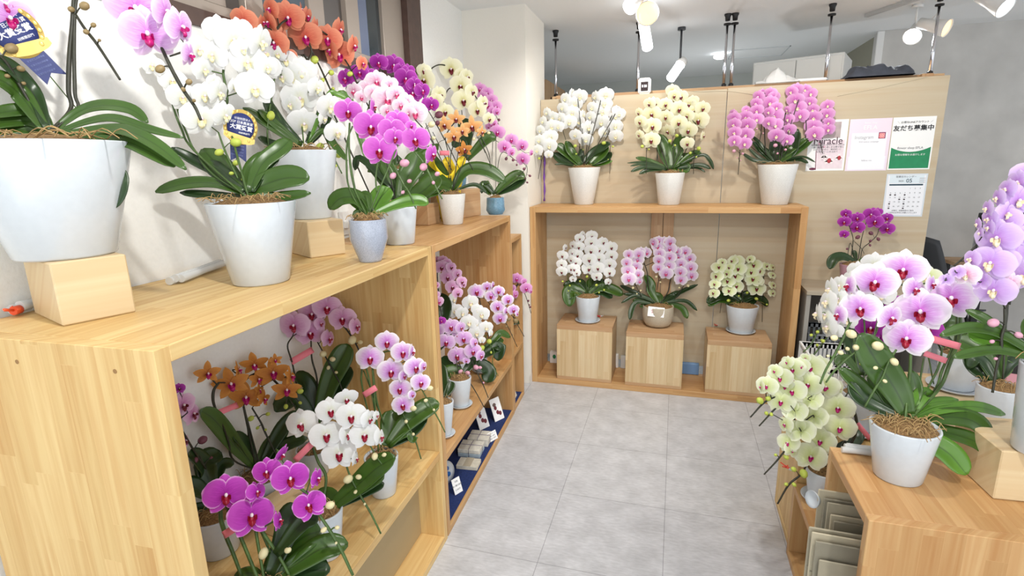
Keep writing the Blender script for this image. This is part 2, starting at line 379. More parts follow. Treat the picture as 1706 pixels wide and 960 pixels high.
ALL_PLANTS = []
def orchid(label, T, pot, fl=(), pm='white', lm='yel', kind='ph', st=(), bd='c', lv=(), ties=(), lmat=None, zs=1.3, group=None, stemm=None, fdz=0, seed=None, spread=.004, pitch=8, name='potted_orchid', cat='orchid', fpm=None, moss=True, P=None, yaw0=0, fs=1.0, ls=1.0, jit=1):
    """T=(ox,oy,s) transform of the pixel lists; pot=dict(b=(x,y,w), r=(x,y,w), m, style) in photograph pixels; P explicit base"""
    rnd = random.Random(seed if seed is not None else len(ALL_PLANTS)*11+5)
    ox, oy, s = T
    if P is None:
        bx, by, bw = pot['b']; e = onz(bx, by, zs); dpt = dep(e); rb = bw/2*dpt/FPX
        hd = Vector((e.x, e.y, 0)).normalized(); P = e+hd*rb
        dpt = dep(P); rb = bw/2*dpt/FPX; rx, ry, rw = pot['r']; rt = rw/2*dpt/FPX; h = zat(P, rx, ry)-P.z
    else:
        P = Vector(P); dpt = dep(P); rb, rt, h = pot['rb'], pot['rt'], pot['h']
    if 3.5 < P.y < 4 and P.y+rt > 3.984: P.y = 3.984-rt
    if P.y < 3.6 and P.x-rt < WALLX+.006: P.x = WALLX+.006+rt
    dpt = dep(P); m_px = dpt/FPX
    root = empty(name, P); tag(root, label, cat, group); ALL_PLANTS.append(root)
    top = P+Vector((0, 0, h))
    po = MB().lathe(pot_profile(pot.get('style', 'cone'), rb, rt, h), 40, cap=False)
    po.bm.verts.ensure_lookup_table(); po._f([po.bm.verts[i] for i in range(39, -1, -1)])
    po.build('pot', pot.get('m', POTW), root)
    # moss mound with fibres
    mb = MB()
    rm = rt-.007
    def mound(u, v):
        a = 2*PI*u; r = rm*v; hh = h-.008+.022*(1-v*v)+.006*noise.noise(Vector((r*math.cos(a)*60, r*math.sin(a)*60, 3+P.x)))
        return Vector((r*math.cos(a), r*math.sin(a), hh))
    mb.grid(mound, 20, 5)
    mb.mi = 1
    for i in range(int(pot.get('fib', 16))):
        a = rnd.uniform(0, 2*PI); r = rm*rnd.uniform(.2, .95); c = Vector((r*math.cos(a), r*math.sin(a), h+.004)); b_ = rnd.uniform(0, 2*PI); q = rm*rnd.uniform(.25, .7)
        mb.tube(smooth_pts([c, c+Vector((q*math.cos(b_)*.5, q*math.sin(b_)*.5, rnd.uniform(.008, .022))), c+Vector((q*math.cos(b_), q*math.sin(b_), rnd.uniform(-.004, .012)))], 3), .0007+.0005*(rm > .05), 3)
    mb.build('moss', [SOIL, FIBRE], root)
    crown = top+Vector((0, 0, .012))
    def X(x, y): return ox+x/s, oy+y/s
    # leaves
    for lf in lv:
        pts, wpx = lf[0], lf[1]; lm_ = lf[2] if len(lf) > 2 and lf[2] else (lmat or LEAF)
        px = [X(*p[:2]) for p in pts]
        n = len(px); y0 = px[0][1]; ytip = px[-1][1]
        dzt = -.55*(ytip-y0)*m_px
        lim = .09*min(1, dpt/1.2); dzt = max(-lim, min(lim, dzt))
        if len(lf) > 3: dzt = lf[3]
        W3 = []
        for i, (x, y) in enumerate(px):
            t = i/(n-1); W3.append(at(x, y, dpt+dzt*t))
        # root the leaf in the crown
        W3[0] = W3[0].lerp(crown, .5)
        C = smooth_pts(W3, 5 if n > 2 else 4); nn = len(C)
        tl = lf[4] if len(lf) > 4 else 32
        wid = wpx/s*m_px/math.cos(math.radians(tl))
        mb = MB(); frames = []
        for i, c in enumerate(C):
            t = (C[min(i+1, nn-1)]-C[max(i-1, 0)]).normalized(); view = (CAM-c).normalized()
            n0 = (view-t*view.dot(t)).normalized(); u0 = Vector((0, 0, 1)); u0 = (u0-t*u0.dot(t))
            u0 = u0.normalized() if u0.length > .1 else n0
            nn_ = (n0*math.cos(math.radians(tl))+u0*math.sin(math.radians(tl))).normalized()
            sd = t.cross(nn_).normalized(); nn_ = sd.cross(t); frames.append((c, t, sd, nn_))
        def fn(u, v, frames=frames, wid=wid, nn=nn):
            f = v*(nn-1); i = min(int(f), nn-2); k = f-i
            c = frames[i][0].lerp(frames[i+1][0], k); sd = frames[i][2].lerp(frames[i+1][2], k); nm = frames[i][3].lerp(frames[i+1][3], k)
            s_ = 2*u-1; prof = (.42+.58*math.sin(min(1, v/.6)*PI/2)) if v < .6 else 1
            if v > .6: prof = max(0.02, 1-((v-.6)/.4)**2.6)**.5
            hw = wid/2*prof
            return c+sd*(s_*hw)+nm*(abs(s_)**1.4*hw*.28-.06*hw)
        mb.grid(fn, 6, max(10, nn))
        for v in mb.bm.verts: v.co -= P
        o = mb.build('leaf', lm_, root)
        so = o.modifiers.new('thickness', 'SOLIDIFY'); so.thickness = .0016; so.offset = 0
    # flower stems
    samples = []
    sts = []
    for sp_ in st:
        pts = sp_[0]; bds = sp_[1] if len(sp_) > 1 else (); rr = sp_[2] if len(sp_) > 2 else 1.0
        dz = sp_[3] if len(sp_) > 3 else 0
        px = [X(*p[:2]) for p in pts]
        D3 = [at(x, y, dpt+fdz+.006+(.045 if fs > 1 else 0)+(dz if len(p) < 3 else p[2])) for (x, y), p in zip(px, pts)]
        base = len(sp_) > 4 and sp_[4]
        if base: D3.append(crown+Vector((rnd.uniform(-.01, .01), rnd.uniform(-.01, .01), -.01)))
        C = smooth_pts(D3, 6); sts.append((C, bds, rr, dz)); samples += [(c, len(sts)-1) for c in C]
    ped = [[] for _ in sts]
    # flowers
    for i, f in enumerate(fl):
        x, y, wd = f[:3]; yw = f[3] if len(f) > 3 else 0; pt = f[4] if len(f) > 4 else 0; fp = f[5] if len(f) > 5 else (fpm or pm)
        px, py = X(x, y); c = at(px, py, dpt+fdz-.004-spread*(i % 5)-rnd.uniform(0, .006)); ww = fs*wd/s*dep(c)/FPX
        view = (CAM-c).normalized(); r0 = RT.cross(Vector((0, 0, 0))) if False else (Vector((0, 0, 1)).cross(view)).normalized(); u0 = view.cross(r0)
        yw += yaw0+rnd.uniform(-9, 9)*jit; pt += pitch+rnd.uniform(-8, 8)*jit; rl = rnd.uniform(-9, 9)*jit
        B = Matrix((r0, u0, view)).transposed()
        R = B @ Matrix.Rotation(math.radians(yw), 3, 'Y') @ Matrix.Rotation(math.radians(pt), 3, 'X') @ Matrix.Rotation(math.radians(rl), 3, 'Z')
        me = get_flower(kind, fp, rnd.randrange(4))
        o = link('flower', me, None, root); l = link('lip', lip_mesh(lm), None, o); l.scale = (ls*1.15, ls*1.15, ls*1.15)
        o.matrix_local = Matrix.Translation(c-P) @ (R @ Matrix.Diagonal((ww, ww, ww))).to_4x4()
        if samples:
            q, k = min(samples, key=lambda a: (a[0]-c).length)
            if (q-c).length < max(.10, 1.6*ww): ped[k].append((c-(R @ Vector((0, 0, .03)))*ww, q, R @ Vector((0, 0, -1))*ww*.25))
    for k, (C, bds, rr, dz) in enumerate(sts):
        rad = .0024*rr*(.6+.4*min(1, dpt/1.5))
        mb = MB(); mb.tube(C, lambda t, rad=rad: rad*(1.0-.25*abs(2*t-1)), 6)
        for c, q, b_ in ped[k]: mb.tube(smooth_pts([c, c+b_, q], 4), rad*.5, 5)
        blist = []
        for bx, by, bs in [b[:3] for b in bds]:
            x, y = X(bx, by); c = at(x, y, dpt+fdz-.002+dz); bl = bs/s*m_px
            q = min(C, key=lambda a: (a-c).length); dr = (c-q)
            if dr.length > .004:
                mid = c.lerp(q, .5)+Vector((0, 0, .15*dr.length)); mb.tube(smooth_pts([c, mid, q], 3), rad*.45, 5)
            blist.append((c, dr, bl))
        for v in mb.bm.verts: v.co -= P
        so = mb.build('flower_stem', (sp_m := (stemm or STEMG)), root)
        for c, dr, bl in blist:
            o = link('bud', bud_mesh(bd), None, so)
            dirn = Vector((dr.x, dr.y, dr.z-.3*dr.length)) if dr.length > .001 else Vector((0, 0, -1))
            o.matrix_local = Matrix.Translation(c-P) @ (dirn.to_track_quat('Z', 'Y').to_matrix() @ Matrix.Diagonal((bl*.82, bl*.82, bl*.95))).to_4x4()
    for (x0, y0), (x1, y1), wpx in ties:
        a = at(*X(x0, y0), dpt+fdz-.012); b_ = at(*X(x1, y1), dpt+fdz-.012); hw = wpx/s*m_px/2
        view = (CAM-a).normalized(); d = (b_-a); sd = d.cross(view).normalized()
        mb = MB()
        def tf(u, v, a=a, d=d, sd=sd, hw=hw, view=view): return a+d*v+sd*(2*u-1)*hw+view*(.006*math.sin(v*PI))
        mb.grid(tf, 2, 8)
        for v in mb.bm.verts: v.co -= P
        o = mb.build('tie', TIE, root); q = o.modifiers.new('thickness', 'SOLIDIFY'); q.thickness = .0015
    return root, P, dpt, rb, rt, h

def saucer(label, P, r, group=None):
    o = MB().lathe([(r*.72, 0), (r*.8, .002), (r, .014), (r*.98, .016), (r*.78, .007), (.001, .006)], 36, cap=False).build('saucer', POTW)
    bm = bmesh.new(); bm.from_mesh(o.data); bm.verts.ensure_lookup_table(); bm.faces.new([bm.verts[i] for i in range(35, -1, -1)]); bm.to_mesh(o.data); bm.free()
    o.location = P; return tag(o, label, 'saucer', group)

# ================================================================== SETTING
CZ = 2.60
floor_m = mat('stone_floor_tile', (196, 197, 200), .38, noise_amt=.12, scale=9)
def tile_floor():
    m = floor_m; N = m.node_tree.nodes; L = m.node_tree.links; b = N['Principled BSDF']
    tc = N.new('ShaderNodeTexCoord'); mp = N.new('ShaderNodeMapping'); L.new(tc.outputs['Object'], mp.inputs[0])
    mp.inputs['Location'].default_value = (-.0096+.4947*10, -2.3363+.4972*10, 0)
    br = N.new('ShaderNodeTexBrick'); L.new(mp.outputs[0], br.inputs['Vector']); br.offset = 0; br.inputs['Scale'].default_value = 1
    br.inputs['Brick Width'].default_value = .4955; br.inputs['Row Height'].default_value = .4955; br.inputs['Mortar Size'].default_value = .0016
    br.inputs['Mortar Smooth'].default_value = .4
    br.inputs['Color1'].default_value = (1, 1, 1, 1); br.inputs['Color2'].default_value = (.95, .95, .96, 1); br.inputs['Mortar'].default_value = (.5, .5, .52, 1)
    src = b.inputs['Base Color'].links[0].from_socket
    n2 = N.new('ShaderNodeTexNoise'); n2.inputs['Scale'].default_value = 60; n2.inputs['Detail'].default_value = 6; m2p = N.new('ShaderNodeMapping'); m2p.inputs['Scale'].default_value = (.5, 1.6, 1)
    L.new(tc.outputs['Object'], m2p.inputs[0]); L.new(m2p.outputs[0], n2.inputs['Vector'])
    r2 = N.new('ShaderNodeMapRange'); L.new(n2.outputs['Fac'], r2.inputs[0]); r2.inputs[1].default_value = .3; r2.inputs[2].default_value = .7; r2.inputs[3].default_value = .86; r2.inputs[4].default_value = 1.06
    ml = N.new('ShaderNodeMix'); ml.data_type = 'RGBA'; ml.blend_type = 'MULTIPLY'; ml.inputs[0].default_value = 1; L.new(src, ml.inputs[6]); L.new(br.outputs['Color'], ml.inputs[7])
    m3 = N.new('ShaderNodeVectorMath'); m3.operation = 'SCALE'; L.new(ml.outputs[2], m3.inputs[0]); L.new(r2.outputs[0], m3.inputs['Scale'])
    L.new(m3.outputs[0], b.inputs['Base Color'])
tile_floor()
struct(MB().box((-2.6, -1.6, -.1), (5.2, 7.5, 0)).build('floor', floor_m))
struct(MB().box((-2.6, -1.6, CZ), (5.2, 7.5, CZ+.1)).build('ceiling', CEIL))
# left wall around the window opening
wy0, wy1, wz0, wz1 = 1.08, 2.95, 2.03, 2.56
mb = MB()
mb.box((WALLX-.12, -1.6, 0), (WALLX, 3.6, wz0)); mb.box((WALLX-.12, -1.6, wz1), (WALLX, 3.6, CZ)); mb.box((WALLX-.12, -1.6, wz0), (WALLX, wy0, wz1)); mb.box((WALLX-.12, wy1, wz0), (WALLX, 3.6, wz1))
struct(mb.build('wall_left', WALL))
struct(MB().box((WALLX-.12, 3.6, 0), (-.976, 4.13, CZ)).build('wall_pillar', PILLAR))
struct(MB().box((-2.6, 7.3, 0), (1.7, 7.5, CZ)).build('wall_back', mat('back_wall_paint', (190, 194, 190), .8)))
struct(MB().box((-2.0, 4.13, 0), (-1.88, 7.3, CZ)).build('wall_rear_left', mat('back_wall_paint', (190, 194, 190), .8)))
struct(MB().box((1.55, 5.42, 0), (5.2, 5.55, CZ)).build('wall_right', concrete()))
struct(MB().box((1.58, 5.55, 0), (1.68, 7.3, CZ)).build('wall_rear_right', mat('olive_wall_paint', (150, 148, 132), .8)))
struct(MB().box((1.535, 5.412, 0), (1.585, 5.43, CZ-.002), bev=.002).build('trim_1', WHITEP))
struct(MB().box((-.975, 3.585, 0), (-.9755+.0015, 4.13, .07)).build('baseboard_pillar', WHITEP))
# window
BRN = mat('dark_brown_frame', (78, 58, 50), .5, noise_amt=.15, scale=30); ALU = mat('beige_aluminium', (158, 146, 134), .4, metal=.2); ALUD = mat('dark_aluminium', (84, 78, 74), .45)
GLASS = mat('window_glass', (82, 98, 110), .08, spec=.8); GLASSD = mat('dark_window_glass', (34, 46, 52), .08, spec=.8); GLASSB = mat('blue_window_glass', (104, 116, 142), .1, spec=.8)
wr = empty('window_1', (WALLX, (wy0+wy1)/2, wz0)); struct(wr); WO = Vector((WALLX, (wy0+wy1)/2, wz0))
def yy(px): return onx(px, 0, WALLX).y
def wbox(name, y0, y1, z0, z1, x0, x1, m): return MB().box((x0, y0, z0), (x1, y1, z1), bev=.002).build(name, m, wr, sub=WO)
mb = MB(); X0, X1 = WALLX-.10, WALLX+.012
mb.box((X0, wy0, wz0-.0), (X1, wy1, wz0+.05)); mb.box((X0, wy0, wz0+.05), (X1, wy0+.045, wz1)); mb.box((X0, yy(674), wz0+.05), (X1, wy1, wz1)); mb.box((X0, wy0+.045, wz1-.03), (X1, yy(674), wz1))
mb.build('window_frame', BRN, wr, sub=WO)
zb, zt = wz0+.05, wz1-.03
wbox('sash', wy0+.045, yy(674), zb, zb+.035, WALLX-.07, WALLX-.002, ALU)
for a, b_, m_, x_ in ((337, 379, ALU, -.005), (379, 411, ALUD, -.03), (411, 440, ALU, -.005), (522, 546, ALU, -.02), (546, 578, ALUD, -.03), (578, 598, ALU, -.005), (642, 674, ALU, -.02)):
    wbox('sash', yy(a), yy(b_), zb+.035, zt, WALLX-.06, WALLX+x_-.002, m_)
for a, b_, m_ in ((None, 337, GLASS), (440, 522, GLASS), (598, 622, GLASSB), (622, 642, GLASSD)):
    wbox('pane', yy(a) if a else wy0+.045, yy(b_), zb+.035, zt, WALLX-.05, WALLX-.04, m_)

# ================================================================== SHELF UNITS
def shelf_unit(name, label, org, rz, Ln, D, Ht, t, kind, shelves=(), cat='shelf unit', back=None, front=None, base=True, plugs=False, tone=None):
    """local x along the front, y into the unit"""
    r = empty(name, (org[0], org[1], 0), rz); tag(r, label, cat)
    for i, x in enumerate((0, Ln-t)):
        o = MB().box((x, 0, 0), (x+t, D, Ht-(.0 if tone != 'under' else t)), bev=.0015).build('side_panel', W(kind, 'Z'), r)
        if plugs and i == 0:
            for yv in (.095, .335):
                mb = MB(); mb.lathe([(.0045, -.0006), (.0045, .0004)], 12, M=Matrix.Translation((0, yv, Ht-.045)) @ Matrix.Rotation(PI/2, 4, 'Y')); mb.build('screw_plug', mat('wood_plug', (150, 112, 66), .6), o)
    MB().box((t, 0, Ht-t), (Ln-t, D, Ht), bev=.0015).build('top_board', W(kind, 'X'), r)
    if base: MB().box((t, 0, .0), (Ln-t, D, t), bev=.0015).build('bottom_board', W(kind, 'X'), r)
    for z, d in shelves:
        MB().box((t, 0, z-t), (Ln-t, d, z), bev=.0015).build('shelf', W(kind, 'X'), r)
    if back: MB().box((t, back[0], t), (Ln-t, back[0]+.01, back[1]), bev=.001).build('back_panel', back[2], r)
    if front: MB().box((t, .002, t), (Ln-t, .02, Ht-t), bev=.001).build('front_panel', front, r)
    return r
shelf_unit('display_shelf', 'pale yellow pine open shelf unit in the left foreground, under the two big white pots', (-.853, .655), math.radians(92), 1.21, .535, 1.30, .032, 'pine', ((.44, .535),), back=(.11, .40, mat('khaki_board', (176, 156, 118), .7)), plugs=True)
shelf_unit('display_shelf', 'orange-brown open shelf unit beyond the pine one, navy cloth in its bottom', (-.8975, 1.875), math.radians(92.6), 1.23, .48, 1.30, .032, 'teak', ((.385, .48),))
shelf_unit('display_shelf', 'narrow low shelf unit at the far end of the left wall, beside the pillar', (-.957, 3.115), math.radians(92.8), .29, .42, 1.15, .026, 'teak', ((.40, .42),))
shelf_unit('display_shelf', 'wide open wooden shelf frame against the partition, six orchids on and in it', (-.973, 3.638), 0, 1.752, .345, 1.3085, .04, 'teak')
shelf_unit('display_table', 'low wooden box table in the right foreground with paper bags stored in its open side', (.506, 1.765), math.radians(-90), .376, .78, .70, .03, 'teak', cat='table')
shelf_unit('display_shelf', 'lowest wooden open box on the floor behind the bag table, on the right', (.507, 2.155), math.radians(-90), .385, .42, .325, .028, 'teak')
shelf_unit('display_box', 'pale pine box on the floor under the green orchids on the right', (.52, 2.52), math.radians(-90), .35, .4, .50, .03, 'pine', cat='box', front=W('pine', 'Z'))
# wooden post behind the wide shelf belongs to the partition
pr = empty('partition_wall', (.3, 4.0, 0)); tag(pr, 'light wood-effect partition board behind the orchids, papers taped to its right end', 'partition')
PO = Vector((.3, 4.0, 0))
def partition_mat():
    m = wood('wood_partition', (200, 187, 162), (192, 178, 152), 'X', strip=3.0, length=9, dark=.84, rough=.55, fine=.35); return m
PMAT = partition_mat()
MB().box((-.972, 3.99, .10), (.298, 4.012, 2.055), bev=.001).build('panel', PMAT, pr, sub=PO)
MB().box((.302, 3.99, .10), (1.537, 4.012, 2.06), bev=.001).build('panel', PMAT, pr, sub=PO)
mb = MB(); mb.box((-.158, 3.966, .0), (-.078, 3.989, 1.26), bev=.001); mb.box((-.074, 3.97, .0), (-.002, 3.989, 1.26), bev=.001)
mb.build('post', W('oak', 'Z'), pr, sub=PO)
mb = MB(); mb.box((1.4, 4.012, 0), (1.46, 4.05, 2.08), bev=.001); mb.build('post', W('oak', 'Z'), pr, sub=PO)
mb = MB(); mb.box((-.86, 4.012, 0), (-.80, 4.05, 2.08), bev=.001); mb.build('post', W('oak', 'Z'), pr, sub=PO)

# cubes inside the wide shelf
for (xa, xb, yb_, lab) in ((-.785, -.375, .0, 'left wooden plinth in the wide shelf, under the white orchid'), (-.288, .098, 0, 'middle wooden plinth in the wide shelf, under the beige pot'), (.252, .648, 0, 'right wooden plinth in the wide shelf, under the yellow-green orchid')):
    r = empty('wooden_plinth', ((xa+xb)/2, 3.645, .04)); tag(r, lab, 'plinth', 'wooden plinths in the wide shelf'); O = Vector(((xa+xb)/2, 3.645, .04))
    if xa < -.5: xa, xb = -.785, -.385
    y0, y1, zt = 3.645, 3.955, .46 if xa < 0 and xa < -.5 else (.44 if xa < 0 else .42)
    r['category'] = 'plinth'
    MB().box((xa, y0, zt-.035), (xb, y1, zt), bev=.0015).build('top_board', W('oak', 'X'), r, sub=O)
    MB().box((xa, y0, .0405), (xb, y1, .066), bev=.0015).build('bottom_board', W('oak', 'X'), r, sub=O)
    MB().box((xa, y0, .066), (xb, y0+.025, zt-.035), bev=.0005).build('front_panel', W('pale', 'Z'), r, sub=O)
    for xx in (xa, xb-.025): MB().box((xx, y0+.025, .066), (xx+.025, y1, zt-.035), bev=.0005).build('side_panel', W('pale', 'Z'), r, sub=O)
PLZ = (.46, .44, .42)

def block(label, corner, rz, a, b, h, z, kind='pale', name='wood_block', group=None, knots=()):
    """solid timber block; corner = nearest bottom corner, local x to the right, y away"""
    o = MB().box((0, 0, 0), (a, b, h), bev=.003).build(name, W(kind, 'X', strip=.5, length=3, fine=.5), None)
    o.location = (corner[0], corner[1], z+.0005); o.rotation_euler = (0, 0, rz)
    return tag(o, label, 'wood block', group)
block('pale timber block under the biggest white pot at the left edge', (-1.176, .726), math.radians(71), .131, .19, .13, 1.30)
block('timber block on the pine shelf under a white pot, behind the white orchid', (onz(518, 431, 1.3).x, onz(518, 431, 1.3).y), math.radians(60), .13, .17, .125, 1.30, 'pale')
block('pale timber block on the bag table under the white pot at the right edge', (.847, 1.570), math.radians(4), .30, .21, .142, .70)

# ================================================================== TENSION POLES on the partition
def pole(label, px, group='chrome tension poles on the partition'):
    x = ony(px, 150, 4.37).x; r = empty('tension_pole', (x, 4.37, 2.081)); tag(r, label, 'pole', group); 
    z0, z1 = 2.0, CZ; O = Vector((x, 4.06, 2.06))
    def b(n, mb, m): return mb.build(n, m, r)
    b('rod', MB().lathe([(.011, 0), (.011, .24), (.0085, .245), (.0085, z1-2.081-.06)], 16), CHROME)
    b('foot', MB().lathe([(.017, 0), (.017, .05), (.013, .054)], 16), BLACK)
    b('collar', MB().lathe([(.012, z1-2.081-.075), (.025, z1-2.081-.072), (.025, z1-2.081-.062), (.01, z1-2.081-.06)], 16), BLACK)
    b('cap', MB().lathe([(.016, z1-2.081-.045), (.018, z1-2.081-.02), (.024, z1-2.081-.008), (.024, z1-2.081)], 16), BLACK)
    mb = MB(); mb.box((-.02, -.012, .0), (.02, .012, .03)); mb.build('clamp', BLACK, r)
    return r
pole('chrome tension pole at the left end of the partition', 926); pole('chrome tension pole beside the small white meter, behind the warm lamp', 1062)
pole('left one of the pair of chrome tension poles above the panel joint', 1205); pole('right one of the pair of chrome tension poles above the panel joint', 1217)
pole('chrome tension pole above the pink orchid on the partition', 1373); pole('chrome tension pole at the right end of the partition beside the dark cloth', 1545)
# string along the partition
mb = MB(); pts = [ony(1128, 150, 3.982), ony(1170, 148, 3.982), ony(1214, 151, 3.982), ony(1262, 158, 3.982), ony(1292, 163, 3.982)]; pts[0].y = 4.0; pts[0].z = 2.058
for p in pts[1:]: p.z = min(p.z, 2.05)
mb.tube(smooth_pts(pts), .0012, 5); s_ = mb.build('string', mat('cream_string', (226, 216, 190), .7)); tag(s_, 'thin cream string hanging along the top of the partition', 'string')
mb = MB(); a = ony(1395, 160, 3.984); b_ = ony(1545, 128, 3.984); a.y = b_.y = 3.986; mb.tube([a, a.lerp(b_, .5)-Vector((0, 0, .004)), b_], .001, 5); tag(mb.build('string', mat('cream_string', (226, 216, 190), .7)), 'thin cream string rising to the right end of the partition top', 'string')
# meter
x = ony(1074, 142, 4.01).x; r = empty('room_meter', (x, 4.001, 2.056)); tag(r, 'small white meter with a dark display on top of the partition', 'meter')
MB().box((-.043, -.010, 0), (.043, .011, .105), bev=.012).build('housing', WHITEP, r)
MB().box((-.024, -.0125, .018), (.024, -.0095, .078), bev=.002).build('display', mat('dark_display', (42, 24, 26), .2), r)
mb = MB()
for i, (dx, dz) in enumerate(((-.012, .05), (.002, .05), (.012, .05))): mb.box((dx-.004, -.0135, dz-.008), (dx+.003, -.0122, dz+.008))
mb.build('digits', mat('lit_digits', (230, 230, 235), .4, emit=.5), r)
# dark cloth on the partition
def rumple(label, name, pts, y, depth, hgt, m, cat, seedv, trans=None):
    xs0, xs1 = pts; z0 = 2.081
    mb = MB()
    def fn(u, v):
        x = xs0+(xs1-xs0)*u; yv = y+(v-.5)*depth
        e = math.sin(PI*u)**.5*math.sin(PI*min(1, max(0, v)))**.5
        return Vector((x+.02*noise.noise(Vector((u*9, v*5, seedv))), yv, z0+hgt*e*(.62+.55*noise.noise(Vector((u*3.1, v*1.6, seedv)))+.22*noise.noise(Vector((u*11, v*5, seedv+3))))))
    mb.grid(fn, 40, 12)
    o = mb.build(name, m); return tag(o, label, cat)
rumple('crumpled dark grey jacket lying on top of the partition', 'folded_jacket', (ony(1408, 135, 4.03).x, ony(1522, 130, 4.03).x), 4.10, .24, .12, mat('dark_fabric', (62, 66, 76), .9, noise_amt=.3, scale=12), 'jacket', 4.4)
rumple('crumpled clear plastic bag behind the top of the partition', 'plastic_bag', (ony(1258, 140, 4.05).x, ony(1332, 140, 4.05).x), 4.10, .16, .10, CLEAR, 'bag', 9.1)
tag(MB().box((ony(1325, 140, 4.05).x, 4.06, 2.081), (ony(1378, 140, 4.05).x, 4.25, 2.10), bev=.006).build('tray', WHITEP), 'shallow white tray behind the top of the partition', 'tray')
# shelf carried by the partition posts behind it (holds the jacket, bag and tray)
MB().box((-.9, 4.051, 2.03), (1.53, 4.45, 2.08), bev=.001).build('ledge', W('oak', 'X'), pr, sub=PO)
# things seen in the rear room
A_ = onz(1255, 105, 2.25); B_ = onz(1408, 86, 2.25)
def rear_cabinet():
    y0 = 4.9; a = ony(1255, 105, y0+.35); b = ony(1408, 86, y0); z = 2.34
    a = onz(1255, 105, z); b = onz(1408, 86, z); d = (b-a); L_ = d.length; rz = math.atan2(d.y, d.x)
    r = empty('storage_cabinet', (a.x, a.y, 0), rz); tag(r, 'white cabinet standing in the back room behind the partition', 'cabinet')
    MB().box((0, 0, 0), (L_, .45, z), bev=.004).build('body', mat('white_laminate', (206, 208, 206), .5), r)
    MB().box((.01, -.018, .1), (L_*.5-.003, -.001, z-.02), bev=.002).build('door', mat('white_laminate', (206, 208, 206), .5), r)
    MB().box((L_*.5+.003, -.018, .1), (L_-.01, -.001, z-.02), bev=.002).build('door', mat('white_laminate', (206, 208, 206), .5), r)
rear_cabinet()
r = empty('pegboard', (-1.30, 5.5, 1.3)); tag(r, 'brown wooden pegboard in the back room hung with dried flowers', 'pegboard')
pb = MB()
pb.box((-.02, 0, -1.3), (.02, .95, 1.12), bev=.002); pb.build('board', W('oak', 'Z', strip=.3), r)
for i in range(5):
    mb = MB(); mb.ball((.03, .2+.15*i, .95-.1*(i % 2)), (.02, .02, .02), 8, 6); mb.build('peg', BRN, r)
t_ = MB()
for i in range(60):
    a = random.uniform(0, 2*PI); p = Vector((.06+random.uniform(-.02, .03), .42+.25*random.uniform(-1, 1), .55)); t_.tube([p, p+Vector((.03*math.cos(a), .12*math.sin(a), -random.uniform(.25, .5)))], .006, 4)
tag(t_.build('dried_bouquet', mat('dried_flower', (150, 118, 82), .9, noise_amt=.4, scale=30)), 'bunch of dried flowers hanging on the pegboard in the back room', 'dried flowers').location = (-1.30, 5.5, 1.3)
# ceiling hatch outline
mb = MB(); 
a = onz(1222, 93, CZ); mb.box((.45, 5.75, CZ-.006), (.95, 5.76, CZ)); mb.box((.45, 6.2, CZ-.006), (.95, 6.21, CZ)); mb.box((.45, 5.75, CZ-.006), (.46, 6.21, CZ)); mb.box((.94, 5.75, CZ-.006), (.95, 6.21, CZ))
struct(mb.build('trim_2', mat('hatch_trim', (200, 204, 206), .6)))

# ================================================================== LAMPS
def GLOW(name, rgb, s): return mat(name, rgb, .5, emit=s)
def spot_lamp(label, px, py, z, aim, power, color, s=1.0, glow=None, group='ceiling spot lamps', rail=None):
    P = onz(px, py, z); r = empty('spot_lamp', (P.x, P.y, CZ)); tag(r, label, 'lamp', group)
    d = (Vector(aim)-P).normalized(); q = d.to_track_quat('Z', 'Y').to_matrix().to_4x4(); off = Matrix.Translation((0, 0, P.z-CZ))
    M = off @ q
    MB().lathe([(.012*s, -.11*s), (.03*s, -.105*s), (.034*s, -.03*s), (.05*s, .05*s), (.052*s, .055*s), (.048*s, .055*s), (.046*s, .04*s)], 24, M=M, cap=False).build('housing', WHITEP, r)
    MB().lathe([(.001, .046*s), (.03*s, .05*s), (.047*s, .045*s), (.045*s, .03*s), (.001, .03*s)], 24, M=M, cap=False).build('bulb', glow, r)
    mb = MB(); mb.tube([Vector((0, 0, 0)), Vector((0, 0, (P.z-CZ)*.5)), Vector((0, 0, P.z-CZ))-d*.06*s], .006*s, 8); mb.lathe([(.03*s, -.022), (.03*s, 0)], 16); mb.build('bracket', WHITEP, r)
    if power:
        l = bpy.data.lights.new('lamp_light', 'SPOT'); l.energy = power; l.color = color; l.spot_size = math.radians(120); l.spot_blend = .7; l.shadow_soft_size = .04
        o = bpy.data.objects.new('lamp_light', l); COL.objects.link(o); o.location = P+d*.08; o.rotation_euler = d.to_track_quat('-Z', 'Y').to_euler()
spot_lamp('warm glowing spot lamp at the top of the photo, nearest one', 1077, 22, 2.42, (0.1, 1.5, 1.9), 14, WARM, 1.25, GLOW('warm_bulb', (255, 208, 136), 1.6))
spot_lamp('small white spot lamp just left of the warm one', 1056, 6, 2.44, (-.9, 2.2, 1.6), 8, COOL, .8, GLOW('cool_bulb', (240, 248, 255), 5))
spot_lamp('cool spot lamp on the right ceiling track, pointing down left', 1523, 55, 2.42, (.9, 3.4, 1.6), 16, COOL, 1.1, GLOW('cool_bulb', (240, 248, 255), 5))
spot_lamp('warm spot lamp on the right ceiling track, pointing right', 1562, 44, 2.42, (2.6, 3.6, 1.9), 16, WARM, 1.1, GLOW('warm_bulb', (255, 208, 136), 1.6))
spot_lamp('single spot lamp at the top right edge of the photo', 1660, 6, 2.43, (2.6, 2.8, 1.4), 10, COOL, 1.1, GLOW('cool_bulb', (240, 248, 255), 5))
a = onz(1443, 26, CZ-.012); b_ = onz(1562, -14, CZ-.012); mb = MB(); d = b_-a; rz = math.atan2(d.y, d.x)
